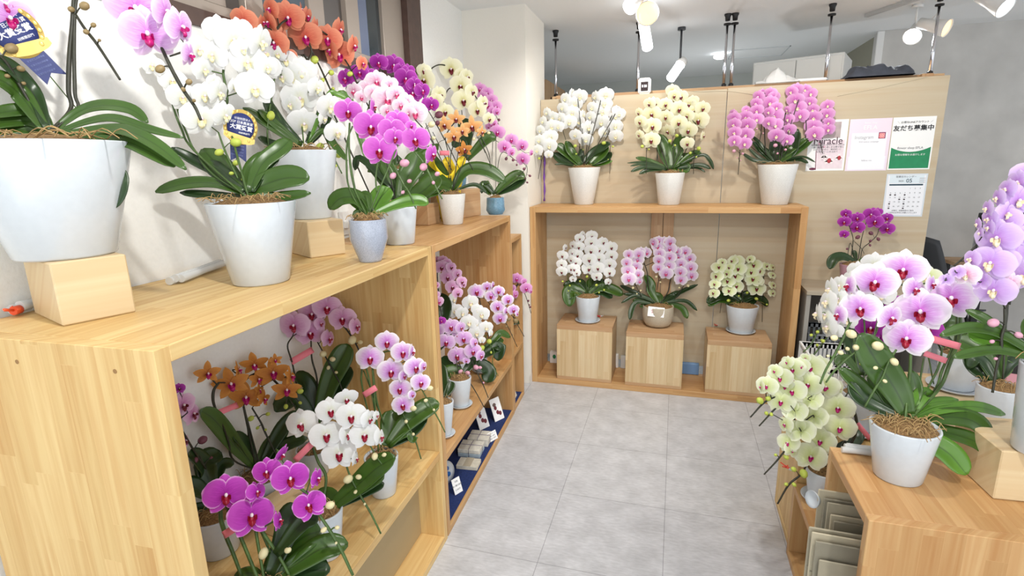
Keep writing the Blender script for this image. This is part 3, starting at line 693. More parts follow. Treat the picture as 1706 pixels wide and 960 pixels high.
mb.box((0, -.017, -.012), (d.length, .017, .0115), bev=.002); o = mb.build('lighting_track', mat('grey_track', (190, 192, 192), .4)); o.location = (a.x, a.y, CZ-.012); o.rotation_euler = (0, 0, rz); tag(o, 'grey lighting track on the ceiling above the right end of the partition', 'lighting track')
# tubular pendant lights further back
def tube_lamp(label, px0, py0, px1, py1, z0, z1, rad, hang=True):
    a = onz(px0, py0, z0); y = a.y; b = ony(px1, py1, y-.1)
    r = empty('pendant_lamp', (a.x, a.y, CZ)); tag(r, label, 'lamp', 'lit pendant lamps further back'); O = Vector((a.x, a.y, CZ))
    mb = MB(); d = b-a; mb.tube([a, a+d*.98], rad, 16); mb.build('diffuser', GLOW('lamp_diffuser', (246, 250, 255), 7), r, sub=O)
    mb = MB(); mb.tube([a-d.normalized()*.05, a-d.normalized()*.002], rad*1.1, 16); mb.build('housing', WHITEP, r, sub=O)
    mb = MB(); mb.tube([Vector((a.x, a.y, CZ)), a], .008, 8); mb.lathe([(.03, -.02), (.03, 0)], 14, c=(a.x, a.y, CZ)); mb.build('rod', mat('dark_metal', (60, 62, 66), .4), r, sub=O)
tube_lamp('bright white cylinder lamp directly below the warm spot lamp', 1073, 44, 1079, 80, 2.47, 2.3, .034)
tube_lamp('slanted white tube lamp on a dark rod in the back room', 1133, 108, 1117, 131, 2.33, 2.2, .035)
P = onz(1197, 133, 2.36); o = MB().ball((0, 0, 0), (.06, .03, .025), 14, 8).build('ceiling_lamp', GLOW('lamp_diffuser', (246, 250, 255), 7)); o.location = (P.x, min(P.y, 6.9), CZ-.03); tag(o, 'small lit ceiling lamp left of the pair of poles', 'lamp')
l = bpy.data.lights.new('back_room_light', 'POINT'); l.energy = 13; l.color = COOL; l.shadow_soft_size = .1; o = bpy.data.objects.new('back_room_light', l); COL.objects.link(o); o.location = (.2, 5.8, 1.5)

# ================================================================== ORCHIDS
TA = (170, 0, 4.8); TB = (250, 20, 4.0); TC = (400, 60, 4.365); TD = (540, 80, 4.0); TE = (680, 80, 3.427); TF = (250, 200, 3.428); TG = (0, 0, 3.2); TH = (540, 240, 4.573)
TI = (280, 560, 4.0); TJ = (440, 480, 3.2); TK = (320, 720, 4.0); TL = (715, 420, 4.361); TM_ = (715, 560, 4.361); TN = (885, 140, 6.0); TO = (1045, 130, 6.0); TP = (1205, 130, 5.647)
TQ = (920, 375, 5.19); TR = (1025, 385, 5.487); TS = (1170, 410, 6.0); TT = (1370, 330, 6.857); TU = (1340, 410, 4.173); TV = (1380, 560, 3.555); TW = (1560, 400, 3.692); TX = (1250, 560, 3.43); TZ = (1560, 280, 3.43)
T6 = (300, 0, 4.062); T1 = (0, 0, 1.0); TY = (560, 700, 3.69)
def conv(T, T2, L):
    """pixel tuples read in crop T2 rewritten for crop T"""
    k = T[2]/T2[2]; out = []
    for f in L: out.append(((T2[0]+f[0]/T2[2]-T[0])*T[2], (T2[1]+f[1]/T2[2]-T[1])*T[2])+((f[2]*k,)+tuple(f[3:]) if len(f) > 2 else ()))
    return out
def cpts(T, T2, L): return [((T2[0]+p[0]/T2[2]-T[0])*T[2], (T2[1]+p[1]/T2[2]-T[1])*T[2]) for p in L]
G_TOP = 'orchids standing on the left shelf tops'; G_LOW = 'orchids inside the pine shelf'; G_MID = 'orchids inside the orange-brown shelf'; G_DT = 'orchids on top of the wide shelf'; G_DI = 'orchids inside the wide shelf'; G_R = 'orchids on the right display'

# --- left tops
orchid('lilac orchid in the largest white pot, on a timber block at the left edge', TG, dict(b=(114, 433, 140), r=(71, 237, 232), style='cone', fib=60), zs=1.431, group=G_TOP, pm='lilac', lm='mag',
  fl=[(50, 95, 250, 25), (725, 40, 310, 0, 0), (790, 180, 290, -5, 5), (880, 60, 210, 60), (965, 145, 210, 50), (1010, 290, 150, 60), (20, 20, 200, 40)],
  st=[([(395, -60), (385, 120), (370, 300), (365, 480), (372, 590)], (), 2.2, 0, True), ([(420, -60), (400, 60), (395, 300), (400, 500), (405, 590)], (), 1.7, 0, True),
      ([(380, 40), (450, 150), (520, 240), (640, 425)], [(450, 32, 55), (498, 134, 32), (460, 170, 36), (530, 215, 20), (380, 50, 40)], 1.5),
      cpts(TG, TA, [(380, 180), (480, 390), (560, 560), (650, 720), (740, 850), (790, 960), (812, 1010)]) and (cpts(TG, TA, [(380, 180), (480, 390), (560, 560), (650, 720), (740, 850), (790, 960)]), [b for b in conv(TG, TA, [(465, 552, 80), (695, 655, 58), (650, 715, 44), (735, 805, 36)])], 1.9),
      ([(-40, 270), (30, 330), (90, 430), (190, 600)], [(60, 258, 66), (110, 367, 42), (40, 405, 30), (125, 445, 26)], 1.6), ([(1010, 265), (905, 300)], (), 1.0)], bd='b', stemm=STEMD,
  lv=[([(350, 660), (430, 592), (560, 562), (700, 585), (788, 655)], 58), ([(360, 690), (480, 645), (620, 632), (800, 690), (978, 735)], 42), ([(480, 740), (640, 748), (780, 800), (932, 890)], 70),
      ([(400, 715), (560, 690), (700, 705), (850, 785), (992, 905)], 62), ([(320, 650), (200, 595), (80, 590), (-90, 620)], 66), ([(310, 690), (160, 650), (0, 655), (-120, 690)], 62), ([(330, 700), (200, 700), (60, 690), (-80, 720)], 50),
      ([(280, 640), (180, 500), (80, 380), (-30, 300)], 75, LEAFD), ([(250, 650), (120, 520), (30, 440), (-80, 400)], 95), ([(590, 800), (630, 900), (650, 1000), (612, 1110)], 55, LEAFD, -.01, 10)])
orchid('large white orchid with yellow-green buds in a tall white pot near the shelf front', TF, dict(b=(437, 477, 88), r=(420, 336, 135), fib=50), zs=1.3005, group=G_TOP, pm='white', lm='yel',
  fl=conv(TF, TB, [(20, 360, 150, -10), (100, 240, 110, 0), (150, 460, 180, 10), (220, 570, 210), (370, 560, 190, -10), (345, 715, 270, 5), (360, 385, 170, 30), (330, 250, 180), (460, 540, 190, 45), (500, 690, 200, 50), (460, 130, 220, -10), (420, 290, 210, -25), (600, 120, 170, 10),
      (560, 185, 250, 5), (740, 200, 230, 50), (655, 335, 250, -5), (780, 370, 170, 20), (700, 510, 260, 5), (560, 500, 120, 60), (620, 250, 160), (430, 470, 120, 40)]),
  st=[(cpts(TF, TB, [(560, 240), (510, 310), (488, 400), (500, 480), (515, 580), (520, 720)]), (), 1.6, .02, True), (cpts(TF, TB, [(130, 520), (160, 650), (210, 780), (290, 920)]), (), 1.4, .02, True), (cpts(TF, TB, [(150, 470), (180, 640), (240, 800), (330, 960)]), (), 1.2, .02, True),
      ([(390, 70), (430, 180), (490, 310), (545, 410), (585, 500)], [(490, 128, 66), (395, 185, 52), (490, 245, 40), (465, 305, 28), (530, 340, 24)], 1.3)], bd='g',
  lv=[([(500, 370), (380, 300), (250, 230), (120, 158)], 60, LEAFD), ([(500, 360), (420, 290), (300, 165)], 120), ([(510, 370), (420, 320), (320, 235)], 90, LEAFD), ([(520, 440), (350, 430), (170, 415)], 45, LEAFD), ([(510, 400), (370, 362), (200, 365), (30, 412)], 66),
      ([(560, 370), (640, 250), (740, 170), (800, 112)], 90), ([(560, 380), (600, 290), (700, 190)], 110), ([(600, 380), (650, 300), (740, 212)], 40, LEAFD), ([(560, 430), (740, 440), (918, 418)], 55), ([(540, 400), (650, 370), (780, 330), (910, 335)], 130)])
orchid('white orchid in a white pot on a timber block, partly behind the tall white pot', TC, dict(b=(521, 366, 62), r=(508, 251, 97), fib=30), zs=1.426, group=G_TOP, pm='white', lm='yel',
  fl=[(60, 60, 200, -20), (150, 30, 160, 20), (170, 120, 220, 50), (60, 210, 200, -15), (200, 225, 200), (330, 180, 180), (270, 130, 150), (450, 260, 220, 10), (375, 300, 250, -5), (560, 380, 170, 50), (435, 455, 270), (370, 500, 160, -30), (465, 640, 240, 0), (650, 515, 210, 35), (700, 705, 190, 40), (610, 600, 120, 60), (310, 300, 170, -30)],
  st=[([(205, 810), (200, 640), (240, 380), (260, 250)], (), 1.4, .03), ([(200, 400), (270, 560), (350, 720), (420, 850), (462, 960)], [(220, 580, 75), (365, 670, 56), (335, 742, 40), (400, 830, 26), (445, 910, 22)], 1.3), ([(560, 640), (620, 740), (680, 880), (740, 1000)], [(580, 805, 66), (715, 870, 46), (690, 945, 32)], 1.3), ([(500, 760), (470, 650), (440, 500)], (), 1.3, .02, True), ([(640, 690), (720, 660)], (), .8)], bd='g',
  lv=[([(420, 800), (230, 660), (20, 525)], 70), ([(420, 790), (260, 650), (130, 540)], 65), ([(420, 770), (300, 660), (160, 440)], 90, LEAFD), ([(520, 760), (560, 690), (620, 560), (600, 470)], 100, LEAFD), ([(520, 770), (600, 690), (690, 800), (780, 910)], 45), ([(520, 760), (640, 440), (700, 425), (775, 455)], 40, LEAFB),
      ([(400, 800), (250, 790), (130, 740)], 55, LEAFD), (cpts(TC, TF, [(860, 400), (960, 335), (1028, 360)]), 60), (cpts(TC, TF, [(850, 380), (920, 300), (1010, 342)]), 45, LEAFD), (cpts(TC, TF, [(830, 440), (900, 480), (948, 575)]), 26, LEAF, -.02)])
orchid('coral orange orchid arching in front of the window, tallest on the left shelf', T6, dict(rb=.045, rt=.062, h=.13), P=(-1.24, 2.05, 1.3005), group=G_TOP, pm='orange', lm='mag', fdz=-.12,
  fl=[(430, 140, 190, -20), (520, 190, 130, 60), (560, 150, 100, 70), (610, 60, 150, -40), (600, 150, 150, -60), (640, 290, 200, -20), (690, 270, 170, 60), (860, 110, 130, 65), (820, 60, 90, 75), (730, 120, 230, 0), (920, 180, 130, 60), (1080, 200, 160, 60), (850, 250, 230, -5), (1000, 265, 200), (1020, 340, 150, -50), (1175, 310, 150, 70), (1075, 370, 220, 5), (1235, 430, 110, 50), (740, 380, 110), (700, 350, 80, 40)],
  st=[([(690, 200), (650, 260), (700, 400)], (), 2.0), ([(850, 560), (850, 440), (890, 350), (850, 240)], (), 1.6), ([(890, 340), (950, 460), (1010, 590), (1060, 700)], [(910, 405, 58), (1022, 492, 44), (965, 542, 32), (1035, 600, 26)], 1.6), ([(1100, 380), (1150, 460), (1210, 590), (1285, 740)], [(1150, 500, 42), (1240, 565, 26)], 1.6), ([(640, 300), (660, 190), (740, 130), (860, 160), (1000, 240), (1100, 340)], (), 1.8, .01), ([(800, 700), (845, 560), (870, 420)], (), 1.8, .02, True)], bd='g', stemm=STEMD,
  lv=[([(1250, 900), (1150, 700), (1060, 640)], 60, LEAFB), ([(1250, 950), (1350, 900), (1400, 850)], 60)])
orchid('bright magenta orchid in a speckled blue-grey pot at the front corner of the pine shelf', TD, dict(b=(618, 438, 37), r=(617, 365, 59), m=POTB, style='barrel', fib=50), zs=1.3005, group=G_TOP, pm='magl', lm='red',
  fl=[(330, 390, 120, 70), (160, 425, 190, -5), (490, 490, 170, 10), (450, 550, 190, -10), (470, 600, 150, 20), (610, 610, 200, 0), (310, 525, 235, 0), (370, 685, 235, 0), (720, 710, 150, 68), (580, 520, 80, 20)],
  st=[([(170, 500), (165, 640), (175, 780), (200, 920), (215, 970)], (), 1.8, 0, True), ([(190, 520), (155, 620), (150, 800), (170, 940)], (), 1.4, .004, True), ([(350, 960), (345, 860), (365, 740), (400, 640), (520, 560)], (), 1.5, 0, True), ([(200, 440), (260, 500), (330, 540), (420, 560), (560, 560)], (), 1.4, .01),
      cpts(TD, TH, [(480, 60), (540, 180), (600, 300), (650, 375), (700, 495)]) and (cpts(TD, TH, [(480, 60), (540, 180), (600, 300), (650, 375), (700, 495)]), conv(TD, TH, [(612, 145, 78), (525, 242, 58), (650, 283, 40), (600, 368, 34)]), 1.3), (cpts(TD, TH, [(690, 60), (760, 150), (830, 290), (900, 420)]), conv(TD, TH, [(757, 175, 72), (862, 228, 44), (832, 295, 34)]), 1.3)], bd='p',
  lv=[(cpts(TD, TH, [(400, 520), (300, 400), (230, 430), (165, 385)]), 60), (cpts(TD, TH, [(400, 540), (260, 420), (130, 410), (38, 495)]), 110), (cpts(TD, TH, [(400, 540), (300, 530), (215, 550)]), 70), (cpts(TD, TH, [(380, 480), (330, 385), (260, 400)]), 40), (cpts(TD, TH, [(400, 540), (420, 420), (500, 335)]), 120, LEAFB), (cpts(TD, TH, [(420, 530), (560, 460), (700, 430), (795, 455)]), 80, LEAFB), (cpts(TD, TH, [(390, 540), (290, 480), (190, 410)]), 70, LEAFB)])
orchid('pink-and-white spotted orchid in the white pot right behind the blue-grey pot', TD, dict(b=(668, 409, 46), r=(664, 344, 60), fib=20), zs=1.3005, group=G_TOP, pm='pinkw', lm='pink',
  fl=[(200, 290, 130, -30), (290, 270, 140, -10), (350, 225, 160), (330, 300, 130), (250, 330, 100), (440, 250, 130, 20), (480, 310, 140, 20), (420, 345, 210, 0), (420, 420, 100), (510, 385, 120), (550, 360, 130, 20), (605, 435, 180, 5), (560, 440, 120, -20)],
  st=[([(180, 330), (150, 260), (280, 220), (400, 240), (520, 340), (620, 420)], (), 1.3, .01), ([(460, 900), (400, 700), (330, 420), (300, 260)], (), 1.4, .03, True), ([(600, 470), (680, 560), (740, 660)], [(715, 510, 50), (665, 548, 34), (730, 600, 30)], 1.2)], bd='c', stemm=STEMD,
  lv=[(cpts(TD, TH, [(540, 410), (480, 280), (410, 170), (320, 110)]), 130, LEAF, .02, 15), (cpts(TD, TH, [(560, 410), (520, 250), (440, 130)]), 100, LEAF, .02, 15), (cpts(TD, TH, [(590, 410), (630, 260), (690, 160), (720, 60)]), 150, LEAF, .03, 15), (cpts(TD, TH, [(600, 420), (720, 380), (820, 300), (880, 245)]), 120, LEAF, .0), (cpts(TD, TH, [(600, 430), (700, 430), (760, 400), (800, 370)]), 60, LEAFB), (cpts(TD, TH, [(500, 260), (280, 110), (235, 200)]), 45, LEAFD)])
block('timber block behind the spotted orchid, carrying a white pot of purple orchids', (-1.33, 2.36), math.radians(85), .15, .13, .17, 1.30, 'pale')
orchid('dark purple orchid arching against the window frame, in a small white pot', TD, dict(rb=.045, rt=.062, h=.12), P=(-1.385+.07, 2.43, 1.471), group=G_TOP, pm='purple', lm='mag', fdz=-.02,
  fl=[(145, 205, 140, -30), (235, 165, 130), (300, 185, 120, 20), (260, 130, 90, 40), (365, 100, 130, -10), (465, 115, 150), (510, 150, 110, 40), (560, 160, 110, 30), (545, 205, 160), (600, 250, 120, 20), (655, 285, 120, 30), (590, 300, 150), (680, 370, 100, 60), (715, 380, 110, 20), (600, 240, 100, 40)],
  st=[([(400, 190), (470, 190), (560, 200), (640, 290), (700, 400)], (), 1.4, .01), ([(350, 600), (300, 420), (330, 250), (400, 180)], (), 1.6, .02, True), ([(690, 410), (760, 530), (800, 610)], [(765, 445, 60), (755, 500, 40)], 1.2)], bd='d', stemm=STEMD, lv=[([(560, 850), (640, 760), (760, 640)], 80), ([(540, 850), (480, 760), (400, 700)], 80)])
orchid('peach orchid with long leaves in a white pot on the orange-brown shelf top', TE, dict(b=(755, 375, 33), r=(754, 323, 45), m=POTS, fib=25), zs=1.3005, group=G_TOP, pm='peach', lm='wine', kind='st',
  fl=[(210, 440, 110, -20), (275, 405, 105), (310, 475, 90), (260, 505, 115), (420, 480, 80, 50), (365, 448, 125), (320, 580, 100, 10, 0, 'amber'), (295, 590, 60, -30, 0, 'amber')],
  st=[([(232, 780), (232, 620), (215, 500), (300, 430)], (), 1.3, 0, True), ([(245, 780), (245, 600), (300, 500), (380, 460)], (), 1.3, 0, True), ([(100, 430), (170, 600), (220, 700)], [(133, 438, 40), (90, 470, 30), (145, 515, 26)], 1.2), ([(180, 470), (240, 580), (295, 695)], [(160, 560, 20)], 1.2), ([(390, 500), (440, 590), (475, 680)], [(375, 520, 22), (460, 485, 20)], 1.1), ([(140, 480), (250, 700)], (), 1.0), ([(330, 620), (385, 720)], (), 1.0)], bd='c', stemm=STEMD,
  ties=[((180, 600), (235, 600), 26)],
  lv=[([(240, 800), (160, 830), (60, 860)], 30), ([(250, 800), (190, 780), (120, 830)], 60), ([(260, 800), (330, 700), (450, 700), (558, 768)], 75), ([(280, 810), (380, 780), (450, 830)], 22, LEAFD), ([(230, 800), (150, 700), (40, 570)], 110), ([(240, 800), (150, 760), (60, 790)], 100)])
# ------------- yellow wrapped pot behind
block('brown timber block behind the peach orchid on the orange-brown shelf top', (-1.22, 2.53), math.radians(86), .12, .14, .11, 1.30, 'oak')
block('brown timber riser under the blue pot, by the pillar', (-1.19, 2.86), math.radians(80), .26, .19, .165, 1.30, 'oak')
orchid('cream orchid with wine centres in a blue-grey pot raised on brown timber by the pillar', TE, dict(rb=.036, rt=.049, h=.105, m=POTBL, style='barrel'), P=(-1.245, 3.01, 1.4655), group=G_TOP, pm='cream', lm='wine',
  fl=[(95, 180, 140, -25), (90, 130, 90, -10), (180, 268, 110, 35), (210, 365, 110), (160, 300, 90, 10), (245, 120, 140, 0), (335, 165, 100, 30), (365, 250, 100, 30), (300, 215, 135), (315, 300, 140), (430, 315, 100, 40), (395, 355, 110, 10), (462, 405, 80, 25), (300, 150, 80, 20)],
  st=[([(118, 150), (140, 112), (190, 95), (245, 120), (330, 200), (420, 330)], (), 1.8, .004), ([(200, 335), (210, 270), (245, 230), (300, 300)], (), 1.6, .01), ([(312, 590), (312, 440), (300, 300)], (), 1.3, .01), ([(345, 340), (400, 470), (460, 600), (470, 690)], (), 1.2), ([(400, 500), (440, 600)], (), 1.0)], bd='c', stemm=STEMD,
  lv=[([(370, 590), (330, 480), (310, 400)], 70, LEAFD), ([(390, 590), (450, 520), (500, 510)], 60), ([(370, 590), (300, 540), (250, 560)], 60, LEAFD)])
def yellow_wrap():
    P = Vector((-1.20, 2.755, 1.3005)); o = MB()
    def fn(u, v):
        a = 2*PI*u; r = .045+.03*v+.022*v*v+(.012*v*math.sin(a*7+1)); return Vector((r*math.cos(a), r*math.sin(a), .30*v+.05*v*math.sin(a*3+2)*v))
    o.grid(fn, 60, 12)
    r = empty('wrapped_pot', P); tag(r, 'flower pot wrapped in bright yellow paper behind the peach orchid', 'wrapped pot')
    q = o.build('wrapping', mat('yellow_wrapping', (246, 216, 40), .6, noise_amt=.06, scale=20), r); s_ = q.modifiers.new('t', 'SOLIDIFY'); s_.thickness = .0012
    MB().lathe([(.036, .002), (.046, .10), (.043, .10), (.04, .02)], 20).build('pot', POTW, r)
yellow_wrap()
orchid('small lilac orchid in a blue pot at the far corner of the left shelf top', TE, dict(b=(826, 358, 25), r=(827, 329, 29), m=POTBL, style='barrel'), zs=1.3005, group=G_TOP, pm='pink', lm='mag',
  fl=[(410, 235, 80, 10), (450, 258, 80), (425, 280, 70, -20), (475, 300, 80), (455, 330, 70), (500, 335, 80, 20), (505, 365, 60, 30), (480, 360, 60), (475, 435, 60), (490, 430, 50, 30), (460, 450, 45), (510, 482, 95, 0), (590, 525, 80), (550, 565, 85), (590, 595, 60, 40), (650, 558, 80, 10), (655, 635, 85, 0), (705, 600, 45, 60)],
  st=[([(515, 790), (512, 680), (540, 595), (610, 640), (670, 690)], [(560, 632, 22), (600, 640, 20), (620, 668, 14), (662, 690, 20)], 1.0, 0, True), ([(475, 700), (480, 600), (485, 510), (500, 430)], (), 1.0, 0, True), ([(670, 640), (680, 700), (660, 780)], [(695, 730, 18), (680, 768, 14), (668, 745, 12)], .8), ([(540, 590), (600, 560), (670, 600)], (), .8), ([(485, 520), (520, 540)], (), .8), ([(500, 380), (515, 420)], [(518, 410, 20), (512, 438, 16)], .8)], bd='d', stemm=STEMD,
  lv=[([(500, 820), (560, 770), (620, 730), (668, 735)], 60), ([(510, 830), (600, 790), (672, 740)], 50, LEAFD), ([(490, 830), (440, 770), (450, 800), (470, 840)], 45), ([(490, 820), (430, 770), (420, 830)], 30, LEAFD)])

# --- inside the pine shelf (shelf surface z=.44)
ZS = .4405
orchid('pale pink orchid at the back of the pine shelf, leaning against its far panel', TJ, dict(b=(528, 798, 42), r=(522, 746, 56)), zs=ZS, group=G_LOW, pm='rose', lm='red',
  fl=[(255, 140, 150, -10), (160, 200, 170, -25), (185, 230, 100, -30), (335, 105, 160), (245, 240, 160), (345, 270, 110, 55), (418, 165, 150), (490, 205, 110, 50), (300, 190, 80, 50)],
  st=[([(150, 260), (125, 310), (150, 400), (180, 540), (210, 600)], (), 1.5, 0, True), ([(250, 280), (255, 380), (285, 520)], (), 1.5, 0, True), ([(280, 280), (340, 390), (400, 500), (420, 560)], [(315, 352, 46), (365, 380, 34), (343, 425, 24), (385, 450, 20)], 1.3), ([(300, 155), (350, 145), (430, 210), (490, 300), (515, 360)], [(470, 278, 56), (513, 290, 30)], 1.6, .005), ([(250, 250), (290, 170), (320, 155)], (), 1.3)], bd='c', stemm=STEMD, ties=[((145, 395), (260, 328), 34)],
  lv=[([(310, 600), (350, 500), (410, 380), (450, 300)], 120, LEAF, .03, 15), ([(330, 600), (400, 520), (460, 420)], 80, LEAFD), ([(300, 600), (230, 520), (160, 480)], 90, LEAFD), ([(280, 620), (160, 590), (60, 660)], 90, LEAFD)])
orchid('amber brown star-shaped orchid at the back of the pine shelf', TI, dict(b=(436, 862, 52), r=(428, 788, 74), fib=20), zs=ZS, group=G_LOW, pm='amber', lm='mag', kind='st', fdz=-.03,
  fl=[(470, 225, 130, 72), (265, 250, 170, 25), (610, 360, 100, 60), (640, 420, 130, 60), (575, 190, 180, 0, 20), (700, 245, 210, 5), (820, 270, 150, 65), (790, 360, 190, 5), (715, 160, 90), (600, 290, 140, 40), (420, 320, 230, 0), (520, 410, 220, 0)],
  st=[([(320, 500), (300, 430), (305, 360), (340, 310)], (), 2.0), ([(570, 760), (540, 640), (505, 480)], (), 1.6, 0, True), ([(540, 740), (530, 600), (508, 490)], (), 1.3, .005, True), ([(560, 480), (620, 580), (650, 650), (720, 790)], [(552, 550, 44), (665, 520, 32), (597, 612, 26), (650, 625, 22)], 1.5), ([(330, 500), (400, 700), (440, 830)], (), 1.5, .01, True), ([(520, 290), (560, 260), (640, 240), (730, 320), (800, 400)], [(880, 368, 46), (785, 470, 36), (880, 445, 26)], 1.8, .01), ([(810, 420), (850, 480)], (), 1.0)], bd='g', stemm=STEMD, ties=[((335, 512), (465, 458), 36)],
  lv=[([(530, 840), (440, 720), (310, 560), (213, 493)], 105, LEAF, .01, 15), ([(570, 820), (510, 720), (430, 655)], 80, LEAFD), ([(580, 830), (680, 720), (800, 640)], 80, LEAF), ([(600, 840), (760, 740), (930, 680)], 80, LEAFD), ([(640, 800), (760, 620), (880, 500)], 90, LEAFD)])
orchid('lilac orchid half hidden behind the near panel inside the pine shelf', TI, dict(b=(338, 925, 60), r=(332, 842, 84)), zs=ZS, group=G_LOW, pm='rose', lm='wine',
  fl=[(75, 350, 80, 20, 0, 'purple'), (100, 460, 190, 30), (165, 520, 170, 55), (115, 700, 110, 50)], st=[([(70, 560), (130, 510)], (), 1.2), ([(100, 640), (170, 760), (250, 880), (320, 950)], [(230, 693, 66), (180, 830, 46), (285, 815, 30)], 1.5, 0, True), ([(210, 800), (260, 900)], (), 1.0)], bd='d', stemm=STEMD,
  lv=[([(300, 1000), (260, 900), (200, 820), (130, 790)], 110, LEAFD), ([(300, 1000), (250, 850), (350, 770)], 120, LEAFD), ([(320, 980), (350, 870), (440, 850)], 70, LEAFD), ([(300, 1100), (180, 1150), (60, 1190)], 60, LEAFD), ([(250, 1000), (150, 1000), (60, 1080)], 120, LEAFD)])
block('pale timber block inside the pine shelf behind the magenta orchid', (onz(478, 905, ZS).x, onz(478, 905, ZS).y), math.radians(80), .14, .13, .105, .4405)
orchid('white orchid with rose centres in a white pot, middle of the pine shelf', TJ, dict(b=(548, 937, 44), r=(551, 846, 63), fib=60), zs=ZS, group=G_LOW, pm='white', lm='red', fdz=-.01,
  fl=[(440, 590, 130, 10, 40), (560, 700, 110, 40), (600, 680, 60, 60), (355, 655, 160, -5), (465, 685, 170), (200, 725, 175, -10), (535, 785, 165), (620, 795, 110, 55), (440, 785, 120, 55), (330, 785, 180, 0), (490, 910, 90, 60), (400, 885, 185, 0)],
  st=[([(260, 850), (290, 930), (330, 1010)], (), 2.0, 0, True), ([(290, 690), (350, 620), (430, 610), (540, 690), (600, 770)], (), 1.5, .01), (cpts(TJ, TK, [(1020, 200), (1060, 310), (1130, 440), (1190, 540), (1258, 678)]), conv(TJ, TK, [(1040, 315, 70), (1110, 300, 44), (1092, 400, 36), (1150, 480, 22)]), 1.5), ([(560, 830), (600, 900), (650, 970)], [(590, 898, 44), (640, 890, 28)], 1.2)], bd='c', ties=[((165, 920), (262, 822), 34)],
  lv=[([(400, 1180), (500, 1050), (600, 960), (700, 900)], 110, LEAF, -.01), ([(400, 1190), (340, 1130), (260, 1130)], 110, LEAF), ([(420, 1180), (540, 1040), (640, 980)], 90), ([(430, 1190), (560, 1080), (640, 1040)], 50, LEAFD)])
orchid('lilac orchid in a white pot at the front far end of the pine shelf', TJ, dict(b=(641, 832, 40), r=(641, 758, 56), fib=50), zs=ZS, group=G_LOW, pm='lilacw', lm='red',
  fl=[(655, 290, 135), (790, 340, 90, 65), (565, 375, 155, -5), (740, 345, 135, 5), (850, 420, 70, 60), (745, 470, 80, 60), (675, 445, 150, 0), (805, 425, 130, 25), (835, 505, 115, 10), (790, 570, 60, 40), (725, 540, 125), (740, 625, 125, 0)],
  st=[([(640, 725), (600, 600), (578, 430)], (), 1.5, 0, True), ([(560, 680), (530, 560), (518, 470), (545, 425)], (), 1.5, 0, True), ([(640, 730), (570, 540), (530, 440)], (), 1.2, .006), ([(560, 400), (620, 350), (700, 340), (780, 420), (830, 520)], (), 1.4, .01), ([(735, 660), (770, 740), (805, 810), (837, 912)], [(795, 642, 38), (757, 712, 26), (795, 780, 22)], 1.3), ([(840, 540), (890, 630), (930, 700), (965, 770)], [(885, 535, 36), (862, 600, 26), (905, 650, 18)], 1.2), ([(700, 800), (760, 770), (820, 800)], (), 1.1)], bd='c', ties=[((530, 572), (598, 530), 32)],
  lv=[([(690, 810), (680, 730), (690, 650)], 105, LEAF), ([(700, 800), (760, 720), (850, 650), (932, 610)], 100, LEAF), ([(700, 820), (780, 780), (870, 690)], 50, LEAFD), ([(720, 800), (760, 780), (790, 810), (815, 800)], 34)])
orchid('vivid magenta orchid with pale petal rims, lowest and nearest in the pine shelf', TK, dict(b=(455, 1085, 62), r=(448, 975, 82), fib=60), zs=ZS, group=G_LOW, pm='magenta', lm='red', stemm=STEMG, fdz=-.015,
  fl=[(600, 150, 150, 60, 30), (500, 265, 200, -20), (655, 310, 250, 0), (835, 310, 150, 62), (225, 420, 290, -5), (430, 400, 150, 40), (780, 490, 225, 0), (395, 560, 300, 0), (580, 590, 150, 72)],
  st=[([(330, 960), (270, 800), (225, 690), (190, 560), (225, 480)], (), 2.4, 0, True), ([(650, 960), (580, 830), (490, 700), (420, 600)], [(475, 810, 78), (638, 788, 52)], 2.0, 0, True), ([(700, 360), (780, 420)], (), 1.6), ([(840, 540), (920, 660), (990, 780), (1072, 955)], [(920, 487, 66), (878, 652, 46), (967, 637, 36), (960, 740, 22)], 2.0), ([(520, 800), (460, 660), (390, 500), (300, 440)], (), 1.6, .01)], bd='c', ties=[((208, 690), (300, 630), 50)],
  lv=[([(520, 1000), (600, 830), (740, 700), (860, 660)], 190, LEAF), ([(560, 1000), (740, 850), (880, 770), (1040, 750)], 150, LEAF), ([(560, 1010), (720, 930), (920, 920)], 150, LEAFD), ([(480, 1000), (400, 940), (280, 960)], 70, LEAF), ([(560, 900), (620, 700), (660, 560), (720, 500)], 150, LEAFD), ([(640, 640), (740, 600), (840, 590)], 110, LEAFD)])

